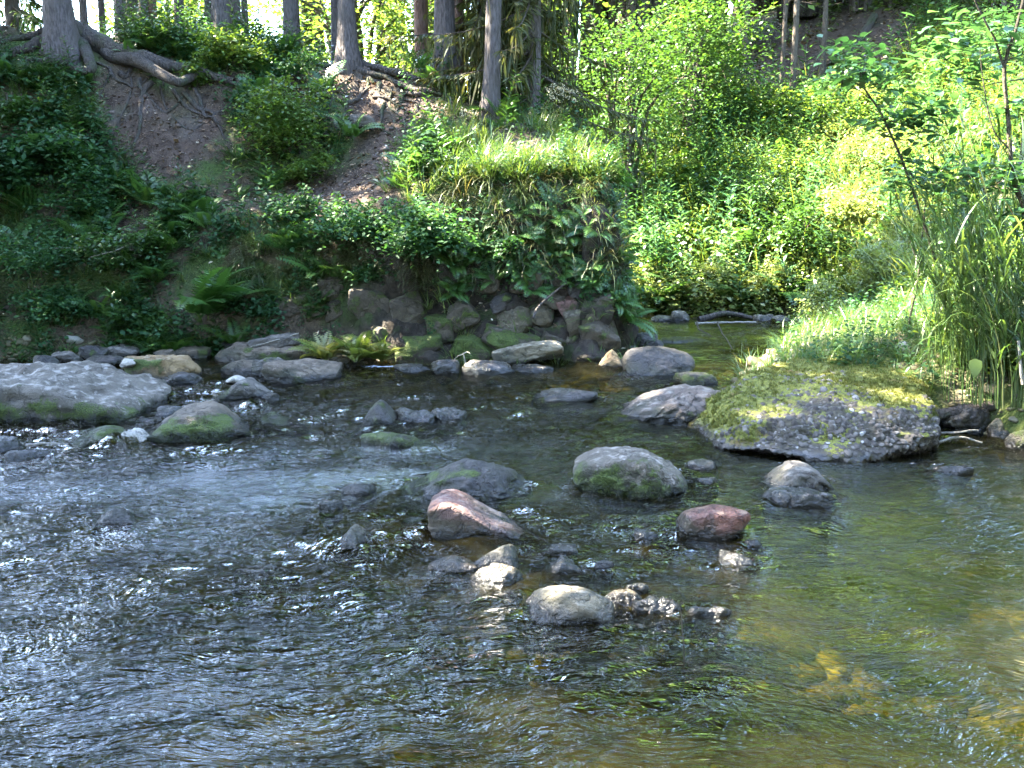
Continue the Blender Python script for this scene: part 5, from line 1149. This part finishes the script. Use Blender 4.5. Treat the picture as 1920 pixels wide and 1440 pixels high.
def spruce_branch(r, z, L, az, droop, fo, st, dens=1.0, fine=1.0):
    d = np.array([math.cos(az), math.sin(az), 0]); sd = np.array([-math.sin(az), math.cos(az), 0])
    s = np.linspace(0, 1, 7); C = np.array([0, 0, z]) + L * (s[:, None] * d) + np.array([0, 0, 1]) * (L * (-droop * s + .35 * droop * s ** 2.5))[:, None]
    V, F = tube(C, np.linspace(.018, .004, 7) * (L / 2 + .3), 3); st.add(V, F)
    k = max(4, int(L / .085 * dens)); u = r.uniform(.12, 1, k * 2); side = np.where(np.arange(k * 2) % 2, 1, -1)
    Pb = np.stack([np.interp(u, s, C[:, j]) for j in range(3)], -1); ln = np.clip((.50 - .30 * u) * L * .42, .12, .55) * r.uniform(.6, 1.2, k * 2)
    ax = side[:, None] * sd * .75 + d * .6 + np.array([0, 0, -.45]) + r.normal(0, .16, (k * 2, 3)); ax /= np.linalg.norm(ax, axis=1)[:, None]
    up = np.cross(ax, r.normal(0, 1, (k * 2, 3)) + np.array([0, 0, 2.0])); up /= np.linalg.norm(up, axis=1)[:, None]; w_ = .035 * fine * r.uniform(.7, 1.3, k * 2)
    t = np.repeat(np.clip(r.uniform(0, .75, k * 2) + r.normal(0, .05), 0, 1), 4)
    q = np.stack([Pb, Pb + ax * (ln * .45)[:, None] + up * w_[:, None], Pb + ax * ln[:, None] - np.array([0, 0, .10]) * ln[:, None], Pb + ax * (ln * .45)[:, None] - up * w_[:, None]], 1)
    fo.add(q.reshape(-1, 3), np.arange(len(u) * 4).reshape(-1, 4), t=t)
    # hanging side twigs
    m_ = k; u = r.uniform(.15, 1, m_); Pb = np.stack([np.interp(u, s, C[:, j]) for j in range(3)], -1); ln = .28 * r.uniform(.5, 1.4, m_) * min(1, L)
    ax = np.array([0, 0, -1.0]) + r.normal(0, .25, (m_, 3)); up = r.normal(0, 1, (m_, 3)) * (1, 1, .1); up /= np.linalg.norm(up, axis=1)[:, None]
    q = np.stack([Pb, Pb + ax * (ln * .5)[:, None] + up * .035 * fine, Pb + ax * ln[:, None], Pb + ax * (ln * .5)[:, None] - up * .035 * fine], 1)
    fo.add(q.reshape(-1, 3), np.arange(m_ * 4).reshape(-1, 4), t=np.repeat(r.uniform(0, .8, m_), 4))

def spruce_crown(seed, z0, H, R, step=.38, per=6, dens=1.0):
    r = rng_(seed); fo, st = Buf(), Buf(); z = z0
    while z < H - .2:
        u = (z - z0) / (H - z0); L = R * (1 - u) ** .75 * r.uniform(.75, 1.1) * (1 if u > .08 else .75)
        for i in range(per): spruce_branch(r, z + r.normal(0, .08), max(.25, L * r.uniform(.7, 1.15)), r.uniform(0, 6.28), r.uniform(.25, .6), fo, st, dens)
        z += step * r.uniform(.8, 1.2)
    return fo, st

CROWN = []
for i, (z0, H, R) in enumerate([(4.6, 17, 2.3), (5.2, 19, 2.1), (6.0, 18, 2.5)]):
    fo, st = spruce_crown(700 + i, z0, H, R); V, F, A_ = fo.arrays(); cm = mesh_from('crown', V, F, M['needle'], A_)
    V, F, A_ = st.arrays(); bm_ = mesh_from('branches', V, F, M['twig'], A_); CROWN.append((cm, bm_))

def dead_twigs(seed, z0, z1_, n, rad, L=.9):
    r = rng_(seed); b = Buf()
    for i in range(n):
        z = r.uniform(z0, z1_); a = r.uniform(0, 6.28); d = np.array([math.cos(a), math.sin(a), 0]); l_ = L * r.uniform(.3, 1.2); p0 = d * rad * .8 + (0, 0, z)
        p = spline([p0, p0 + d * l_ * .5 + (0, 0, -.05), p0 + d * l_ + (0, 0, -.25 * l_)], 6); V, F = tube(p, np.linspace(.010, .002, 6), 4); b.add(V, F)
        for _ in range(3):
            q = p[r.integers(1, 5)]; e = q + (d * .4 + r.normal(0, .5, 3) * (1, 1, .3)) * l_ * .4; V, F = tube(spline([q, (q + e) / 2, e], 4), np.linspace(.005, .0015, 4), 3); b.add(V, F)
    return b

def spruce(px, wpx, Y, label, seed, lean=(0, 0), mat='bark', H=None, py=None, crown=True, zs=1.0, cz=0.0, twigs=8, flare=.45, s_crown=1.0, group=None, x=None):
    x = (px - 960) / FPX * Y / math.cos(PITCH) * 1.0 if x is None else x
    if x is not None and px is not None:                       # x of the foot from the pixel column at that depth
        zz = 2.6
        for _ in range(3):
            q = (Y * math.cos(PITCH) - (zz - CAM_H) * math.sin(PITCH)); x = (px - 960) / FPX * q; zz = z1(x, Y)
    z = z1(x, Y); r0 = wpx / FPX * Y / 2 if wpx else .16
    o = thing('spruce_tree', label, 'tree', (x, Y, z), 0, group); Ht = 16 + (seed * 7 % 5)
    V, F = trunk_arrays(seed, Ht if H is None else H, r0, r0 * .25, flare=flare, lean=lean, bend=.01)
    t = obj('trunk', (V, F), M[mat], o)
    if twigs:
        obj('dead_twigs', dead_twigs(seed + 1, .8, 5.5, twigs, r0), M['twig'], o)
    if crown:
        cm, bm_ = CROWN[seed % 3]
        for nm, me in (('crown', cm), ('branches', bm_)):
            c = bpy.data.objects.new(nm, me); COL.objects.link(c); c.parent = o; c.rotation_euler = (0, 0, seed * 1.7); c.scale = (s_crown,) * 2 + (zs,); c.location = (lean[0] * 8, lean[1] * 8, cz)
    return o

big = spruce(116, 44, 13.1, 'big grey spruce on the left crest with a fan of exposed roots', 801, flare=.75, twigs=4, s_crown=.6, zs=.62)
def root_on(owner, pts, r0, r1, seed, lift=.6):
    o0 = np.array(owner.location); P = []
    for q in pts:
        px, py = q[0], q[1]; off = q[2] if len(q) > 2 else 0.0
        h_ = hit(px, py, 9.5); h_ = h_ if h_[1] < 14.5 else at(px, py, 13.3); P.append(h_ + np.array([0, -off, .3 * off + r0 * .35]))
    p = spline(P, 8 * len(P)); rr = np.linspace(r0, r1, len(p)) * (1 + .18 * fbm(p * 5, seed, 2)); p = p + (0, -.02, .0) + .02 * np.stack([fbm(p * 4, seed + k, 2) for k in range(3)], -1)
    V, F = tube(p - o0, rr, 9); obj('root', (V, F), M['root'], owner)
for i, (pts, r0, r1) in enumerate([
        ([(128, 62), (165, 78), (205, 100), (255, 115), (300, 128), (345, 138), (395, 152), (440, 162)], .15, .045), ([(150, 72), (185, 92), (215, 112), (255, 122, .08), (290, 140, .16), (318, 162, .22), (345, 172, .22), (366, 158, .14), (385, 146, .05)], .10, .045),
        ([(120, 75), (148, 84), (166, 104, .05), (176, 126, .12), (180, 142, .15), (164, 148, .15), (138, 132, .10), (100, 122, .05), (56, 118)], .085, .04), ([(112, 72), (84, 82), (52, 96), (20, 106), (-20, 118)], .09, .04),
        ([(104, 60), (80, 66), (40, 74), (0, 80)], .06, .03), ([(380, 140), (410, 152), (440, 160, .05), (452, 172)], .03, .012), ([(300, 130), (310, 150, .06), (314, 168, .08)], .02, .01), ([(180, 92), (205, 105, .05), (225, 122)], .04, .015)]):
    root_on(big, pts, r0, r1, 30 + i)
T = [(162, 13, 14.6, 'thin dark trunk, first right of the big rooted spruce', (0, 0), 'bark', None), (196, 11, 15.0, 'thin dark trunk against white sky, second right of the rooted spruce', (0, 0), 'bark', None), (229, 19, 14.2, 'grey trunk left of the sunlit white edged one', (0, 0), 'bark', None),
     (254, 20, 14.9, 'grey trunk close behind its neighbours on the left crest', (0, 0), 'bark', None), (274, 15, 13.9, 'sunlit pale trunk on the left crest', (0, 0), 'bark', None), (291, 19, 15.1, 'brown sunlit trunk right of the pale one', (0, 0), 'bark_red', None), (341, 18, 14.4, 'single grey trunk standing between the brown one and the dark group', (0, 0), 'bark', None),
     (395, 15, 14.3, 'thinner dark trunk at the left of the dark group', (0, 0), 'bark', None), (416, 31, 13.7, 'thickest trunk of the dark group', (0, 0), 'bark', None), (443, 22, 14.2, 'trunk at the right of the dark group', (0, 0), 'bark', None), (461, 12, 14.8, 'thin leaning trunk behind the dark group', (.03, 0), 'bark', None),
     (551, 29, 14.1, 'single grey trunk on the crest with dead side twigs', (0, 0), 'bark', None), (632, 15, 14.3, 'thin pale lit trunk just behind the flared one', (0, 0), 'bark', None), (652, 30, 13.25, 'grey trunk flaring at the head of the earth path', (-.005, 0), 'bark', None),
     (798, 28, 14.4, 'reddish brown trunk behind the smooth grey one', (0, 0), 'bark_red', None), (834, 37, 13.1, 'smooth thick grey trunk in the middle of the spit', (.004, 0), 'bark', None), (862, 17, 13.7, 'thin dark trunk close right of the thick grey one', (.005, 0), 'bark_red', None), (921, 28, 12.1, 'thin grey trunk leaning right at the end of the spit', (.032, 0), 'bark', None)]
TR = {}
for i, (px, wp, Y, lb, ln, mt, py) in enumerate(T):
    TR[px] = spruce(px, wp, Y, lb, 810 + i, ln, mt, twigs=16 if px in (551, 862, 461, 341, 291) else 7, s_crown=.50, flare=.7 if px in (652, 921) else .4)
for i, (ow, pts, r0, r1) in enumerate([(652, [(656, 118), (690, 128), (730, 140), (780, 150), (815, 158)], .06, .03), (652, [(655, 122), (680, 136), (720, 148), (760, 165), (800, 172), (830, 182)], .05, .02), (652, [(640, 122), (615, 128), (580, 125)], .05, .02), (652, [(660, 125), (690, 145), (700, 160)], .035, .015),
                                       (834, [(830, 165), (800, 172), (770, 170), (740, 160)], .05, .02), (834, [(840, 168), (870, 185), (900, 205), (915, 215)], .05, .02), (834, [(826, 168), (790, 180), (760, 178), (752, 195), (740, 210)], .035, .012), (921, [(918, 238), (890, 232), (860, 222)], .04, .015), (921, [(926, 240), (960, 238), (1000, 236)], .04, .015)]):
    root_on(TR[ow], pts, r0, r1, 60 + i)
def root_walk(owner, px, py, seed, r0, n=9, dx=1.0):
    """a thin root wandering downhill over the bare soil"""
    r = rng_(seed); p = hit(px, py, 9.5); P = [p + (0, 0, .02)]; d = np.array([r.normal(.2 * dx, .6), -1.0])
    for k in range(n):
        d = d + r.normal(0, .35, 2); d /= np.linalg.norm(d); q = P[-1][:2] + d * .11; P.append(np.array([q[0], q[1], z1(*q) + r.uniform(-.012, .035)]))
    o0 = np.array(owner.location); p = spline(P, 4 * len(P)); V, F = tube(p - o0, np.linspace(r0, r0 * .25, len(p)) * (1 + .2 * fbm(p * 9, seed, 2)), 6); obj('root', (V, F), M['root'], owner)
for i, (px, py) in enumerate([(180, 120), (205, 130), (225, 140), (245, 148), (262, 150), (285, 158), (300, 165), (325, 172), (345, 178), (150, 125), (120, 130), (80, 125), (50, 110), (365, 170)]): root_walk(big, px, py, 1500 + i, .016 + .012 * (i % 3), 7 + i % 5)
for i, (px, py) in enumerate([(662, 135), (690, 150), (712, 160), (735, 172), (700, 185), (680, 170), (760, 190), (780, 200)]): root_walk(TR[652], px, py, 1530 + i, .014 + .010 * (i % 3), 7 + i % 4)
# unseen spruces added beyond the left edge of the view, heights set to steer sun and shade: their crowns shade the stream and mirror in it
for i, (x, y) in enumerate([(-6.4, 3.0), (-7.6, 5.2), (-7.4, 7.4), (-6.0, .6), (-9.0, 2.0), (-9.6, 4.2), (-9.8, 6.6), (-9.0, 8.8), (-8.2, 10.6), (-10.5, 10.2), (-8.8, 13.2), (-11.5, 8.0), (-12, 5.5), (-12, 2.5), (-11.5, 12.4), (-7.6, -1.6), (-10.4, -.6), (-13.5, 10.5)]):
    zs_ = {(-8.8, 13.2): .43, (-7.6, 5.2): .54, (-9.6, 4.2): .48, (-9.8, 6.6): .62, (-7.4, 7.4): 1.0, (-11.5, 8.0): .8, (-12, 5.5): .6, (-6.4, 3.0): .5, (-9.0, 2.0): .65, (-12, 8.0): .85, (-8.2, 10.6): 1.0, (-11.5, 12.4): .5, (-10.5, 10.2): 1.0}.get((x, y), 1.0)
    spruce(None, None, y, 'unseen spruce added beyond the left side of the view to shape the shade', 840 + i, x=x, twigs=0, H=20 * zs_, s_crown=1.2, zs=zs_, group='added unseen spruces beyond the left side')

# unseen spruces added behind the camera to block sky and deepen the shade
for i, (x, y) in enumerate([(-4.5, -3.2), (-2.2, -4.6), (0.4, -3.4), (2.6, -4.8), (4.6, -3.2), (7.2, -4.2), (-6.5, -5.6), (9.5, -1.5), (8.4, 1.6), (9.6, 4.2), (11.5, 1.5), (1.6, -7.2), (-3.6, -7.6), (6.2, -7.0), (11, 6.6), (12.5, -3)]):
    spruce(None, None, y, 'unseen spruce added behind the view to block sky and deepen the shade', 880 + i, x=x, twigs=0, H=20, s_crown=1.45, cz=-3.6, group='added unseen spruces behind the view')

# spruce boughs that hang into the view above the spit
def bough_tree(px, Y, label, seed, zs, L, mat):
    zz = 2.6
    for _ in range(3): x = (px - 960) / FPX * (Y * math.cos(PITCH) - (zz - CAM_H) * math.sin(PITCH)); zz = z1(x, Y)
    o = thing('spruce_tree', label, 'tree', (x, Y, zz)); r = rng_(seed); fo, st = Buf(), Buf()
    for z in np.arange(zs[0], zs[1], .26):
        for _ in range(6): spruce_branch(r, z, L * r.uniform(.6, 1.1) * (1 - .5 * max(0, (z - 6) / 9)), r.uniform(0, 6.28), r.uniform(.35, .8), fo, st, 2.2, .38)
    V, F = trunk_arrays(seed, zs[1] + .3, .10, .03); obj('trunk', (V, F), M['bark'], o); obj('crown', fo, M[mat], o); obj('branches', st, M['twig'], o)
bough_tree(1000, 12.9, 'spruce with brownish sunlit hanging boughs behind the leaning trunk', 901, (.5, 8), 1.5, 'needle_dry')
bough_tree(905, 13.7, 'spruce with drooping boughs between the grey trunks of the spit', 902, (.3, 9), 1.4, 'needle_dry')
bough_tree(965, 14.2, 'green spruce behind the brownish boughs', 903, (.3, 7.5), 1.1, 'needle')

bough_tree(30, 15.2, 'dark young spruce at the left edge behind the rooted spruce', 904, (.2, 7), 1.3, 'needle')

# broadleaf trees and young trees of the far side, crowns down to the ground
def broadleaf(label, x, Y, H, W, seed, mat='leaf_lit', size=.10, clumps=90, per=60, low=.12, group=None, name='broadleaf_tree', tr=.09):
    z = z1(x, Y); o = thing(name, label, 'tree', (x, Y, z), 0, group); fo, st = shrub(seed, W, H, clumps, per, size, 14, .35, low=low)
    obj('crown', fo, M[mat], o); V, F = trunk_arrays(seed, H * .75, tr, tr * .3); st2 = Buf().add(V, F); obj('trunk', st2, M['bark'], o); obj('branches', st, M['twig'], o); return o
BT = [(-7.3, 21.5, 6.5, 3.4, 'broadleaf tree glowing behind the pair of grey trunks at the left'), (-8.2, 27, 9, 4.5, 'tall bright broadleaf tree far behind the single grey trunk'), (-6.2, 20, 5.5, 3.0, 'low bright broadleaf tree just left of the dark group of trunks'), (-4.9, 25, 8, 4.6, 'bright broadleaf tree behind the single grey trunk'), (-3.3, 21.5, 6, 3.6, 'bright broadleaf tree behind the dark group of trunks'), (-1.9, 23, 7.5, 4.2, 'broadleaf tree left of the flared trunk'), (-.4, 20.5, 5.0, 3.4, 'green broadleaf tree between the flared and reddish trunks'),
      (-3.5, 29, 10, 6, 'tall broadleaf tree far behind the crest'), (.6, 26, 9, 5, 'tall broadleaf tree far behind the spit')]
for i, (x, y, H, W, lb) in enumerate(BT): broadleaf(lb, x, y, H, W, 920 + i, 'leaf_lit', .12, 110, 60)
TT = [(1.9, 16.6, 3.4, 2.6, 'leaf', .075, 'leafy hazel standing just behind the spit tip'), (3.2, 18.0, 3.2, 2.8, 'leaf', .08, 'leafy hazel on the slope right of the one behind the spit'), (2.6, 21.5, 10.5, 4.4, 'leaf_lit', .13, 'sunlit broadleaf tree above the hazels'), (4.4, 24, 12, 5.0, 'leaf_lit', .14, 'pale sunlit tree at the top of the slope'),
      (6.6, 23.5, 10.5, 5.0, 'leaf_lit', .13, 'tree above the brown earth of the slope'), (8.8, 20.5, 9.5, 4.6, 'leaf_lit', .12, 'tree at the upper right of the slope'), (7.4, 21.5, 5.2, 3.4, 'leaf', .10, 'dark leafy tree at the top edge of the brown earth'), (9.0, 18.6, 5.0, 3.2, 'leaf_cool', .10, 'leafy tree right of the brown earth at the top of the view'), (10.5, 17, 10, 5, 'leaf_lit', .12, 'broadleaf tree beyond the right side of the view'), (12, 24, 13, 6, 'leaf_lit', .15, 'tall broadleaf tree high on the right slope'), (4.2, 30, 15, 7, 'leaf_lit', .16, 'tall sunlit tree far up the slope'), (8.5, 29, 15, 7, 'leaf_lit', .16, 'second tall sunlit tree far up the slope'), (1.85, 22.5, 7.5, 3.4, 'leaf', .11, 'green broadleaf tree filling the gap right of the hanging boughs'), (6.5, 27.5, 16, 7, 'leaf_lit', .15, 'very tall tree added behind the brown earth to hide sky from the water'), (10.5, 25.5, 16, 7, 'leaf_lit', .15, 'very tall tree added high at the upper right to hide sky from the water'), (14, 20, 14, 7, 'leaf_lit', .15, 'very tall unseen tree added beyond the right side of the view to hide sky from the water'), (.8, 26, 12, 5.5, 'leaf_lit', .14, 'tall sunlit tree beyond the bend of the stream')]
for i, (x, y, H, W, mt, sz, lb) in enumerate(TT):
    if H > 5: H, W, sz = H * 1.4, W * 1.25, sz * 1.35  # tall crowns enlarged so the water mirrors lit leaves instead of sky
    lw = .03 if x > 6 else .12
    broadleaf(lb, x, y, H, W, 940 + i, mt, sz, 230 if H > 5 else 90, 75, tr=.05 if H < 5 else .1, low=lw)
for i, (px, Y, wp, lb) in enumerate([(1463, 18.6, 9, 'thin pale trunk on the brown earth of the slope'), (1482, 18.3, 12, 'thicker greenish trunk next to the thin pale one on the slope'), (1540, 19.4, 10, 'short dark trunk on the brown earth of the slope'), (1908, 11.5, 22, 'grey trunk at the top right edge of the view'), (1395, 20, 12, 'trunk at the left end of the brown earth')]):
    spruce(px, wp, Y, lb, 960 + i, (.0, 0), 'twig', H=9, crown=False, twigs=6)
stick([A(1560, 128, 19.4), A(1600, 95, 20.0), A(1640, 30, 20.6)], .11, .08, 'root', 'pale fallen trunk lying up the brown earth slope', name='fallen_log', cat='fallen log', seed=6, sides=10)

# bushes of the sunlit slope: a few shapes, copied
def slope_d(P): s = sd_poly(P[:, :2], RIGHT_LAND); return sstep(.1, .5, s) * (1 - .9 * mask_px(P, BROWN, 30)) * (P[:, 1] > 12.6 - .0 * P[:, 0])
BUSH = []
for i, (W, H, cl, per, sz, mt) in enumerate([(1.5, 1.2, 50, 62, .070, 'leaf_lit'), (1.2, 1.5, 44, 90, .045, 'leaf_cool'), (1.8, 1.0, 50, 45, .100, 'leaf_lit'), (1.4, 1.1, 48, 62, .065, 'leaf'), (1.0, .9, 34, 80, .045, 'leaf_lit'), (1.6, 1.3, 46, 36, .125, 'leaf_cool'), (1.3, 1.1, 44, 70, .055, 'leaf_lit'), (1.3, 1.1, 44, 70, .060, 'leaf_glare'), (1.5, .9, 46, 60, .075, 'leaf_glare')]):
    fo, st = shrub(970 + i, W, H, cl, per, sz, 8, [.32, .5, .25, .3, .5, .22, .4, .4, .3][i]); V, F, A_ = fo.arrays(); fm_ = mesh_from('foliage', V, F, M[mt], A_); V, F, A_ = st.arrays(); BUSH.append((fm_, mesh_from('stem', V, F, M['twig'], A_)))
r = rng_(99); pts = []
PALE = [(1570, 300), (1600, 350), (1640, 300), (1650, 380), (1700, 330), (1700, 420), (1620, 440), (1680, 500), (1740, 400), (1640, 540), (1740, 290), (1600, 250)]  # spots of the bushes whose leaf colour holds the sun glare
for px, py in [(1200, 575), (1260, 560), (1330, 575), (1400, 580), (1470, 580), (1540, 585), (1600, 570), (1220, 520), (1290, 510), (1370, 530), (1450, 530), (1530, 540), (1230, 460), (1310, 450), (1400, 470), (1490, 470), (1240, 400), (1330, 390), (1500, 410),
               (1290, 330), (1380, 320), (1470, 350), (1350, 260), (1450, 270), (1540, 270), (1820, 280), (1480, 220), (1570, 215), (1660, 205), (1750, 200), (1840, 200), (1330, 200), (1900, 260), (1780, 150), (1880, 140), (1420, 410)] + PALE:
    p = hit(px + r.normal(0, 10), py + 25, 10.5)
    if py > 550: p[1] += .35; p[2] = z1(p[0], p[1])
    pts.append((p, px, py))
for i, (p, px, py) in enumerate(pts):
    dark = (px, py) in ((1400, 470), (1330, 390), (1490, 470), (1500, 410), (1420, 410), (1530, 540))  # shadow pockets: the darker leaf copy stands in for shade here
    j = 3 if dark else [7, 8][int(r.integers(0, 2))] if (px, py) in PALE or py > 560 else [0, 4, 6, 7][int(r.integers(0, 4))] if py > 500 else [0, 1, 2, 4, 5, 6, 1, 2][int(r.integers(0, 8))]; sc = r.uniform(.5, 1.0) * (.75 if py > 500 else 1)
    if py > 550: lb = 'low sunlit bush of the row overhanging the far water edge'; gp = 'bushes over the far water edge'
    elif dark: lb = 'bush in the middle of the sunlit slope, shade put in its leaf colour'; gp = 'bushes on the slope with shade in their leaf colour'
    elif (px, py) in PALE: lb = 'bush with sun glare in its leaf colour on the most brightly sunlit part of the slope'; gp = 'bushes on the slope with sun glare in their leaf colour'
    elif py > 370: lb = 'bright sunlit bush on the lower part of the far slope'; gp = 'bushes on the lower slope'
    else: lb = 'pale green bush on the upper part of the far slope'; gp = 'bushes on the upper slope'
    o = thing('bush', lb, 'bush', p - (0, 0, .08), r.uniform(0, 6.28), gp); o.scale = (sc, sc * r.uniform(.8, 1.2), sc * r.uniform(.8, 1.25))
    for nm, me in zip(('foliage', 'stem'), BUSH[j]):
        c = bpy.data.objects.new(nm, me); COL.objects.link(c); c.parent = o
P = px_scatter(91, 150, [(1540, 300), (1760, 240), (1800, 380), (1740, 560), (1640, 570), (1560, 450)], 10.5)
PG = [to_t(grass_tuft(390 + i, 30, .85, .14, .011, .25, 1.0)) for i in range(3)]; multi('sun_glare_grass', PG, P, 92, .6, 1.2, 'sun_glare_grass')  # added tufts imitate foliage blown out by the sun
P = scatter(191, 900, 1.4, 4.6, 13.6, 15.4, lambda P: sstep(.02, .15, sd_poly(P[:, :2], RIGHT_LAND)) * sstep(1.0, .5, sd_poly(P[:, :2], RIGHT_LAND))); multi('shore_herbs', HT, P, 192, .9, 1.9, 'leaf_glare')  # glare leaf colour stands in for sun on the far shore
P = scatter(93, 900, 1.5, 8, 13.6, 19, lambda P: slope_d(P) * .6); multi('slope_weeds', WT, P, 94, 1.0, 2.0, 'leaf_cool', .2)
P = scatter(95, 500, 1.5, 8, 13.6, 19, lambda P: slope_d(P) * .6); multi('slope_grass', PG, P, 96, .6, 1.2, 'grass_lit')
P = scatter(97, 260, 1.5, 7, 13.8, 18, lambda P: slope_d(P) * .6); multi('slope_ferns', FT, P, 98, 1.0, 2.0, 'fern')
# undergrowth carpets
P = scatter(81, 5000, -1.0, 10.5, 12.8, 24, lambda P: slope_d(P) * np.where((P[:, 0] < .8), .4, 1)); multi('slope_undergrowth', HT, P, 82, 1.0, 2.4, 'leaf_lit')
P = scatter(83, 2600, -9, 1.0, 14, 24, lambda P: .6 * (sd_poly(P[:, :2], LEFT_LAND) > 0) * (1 - mask_px(P, ROOTS, 15))); multi('forest_undergrowth', HT, P, 84, 1.0, 2.4, 'leaf')
P = scatter(85, 3000, 2.5, 9, 15, 22, lambda P: mask_px(P, BROWN, 60)); V, F, t = leaves(rng_(86), P + (0, 0, .02), np.full(len(P), .10), .4); tag(obj('slope_litter', Buf().add(V, F, t=t), M['litter']), kind='stuff')
P = scatter(87, 2600, 4.4, 8, 4.5, 12.6, lambda P: 1.0 * (sd_poly(P[:, :2], RIGHT_LAND) > .3)); multi('right_bank_undergrowth', HT, P, 88, .8, 2.0, 'leaf_lit')
print('trees', round(time.time() - T00, 1), 'objects', len(bpy.data.objects))
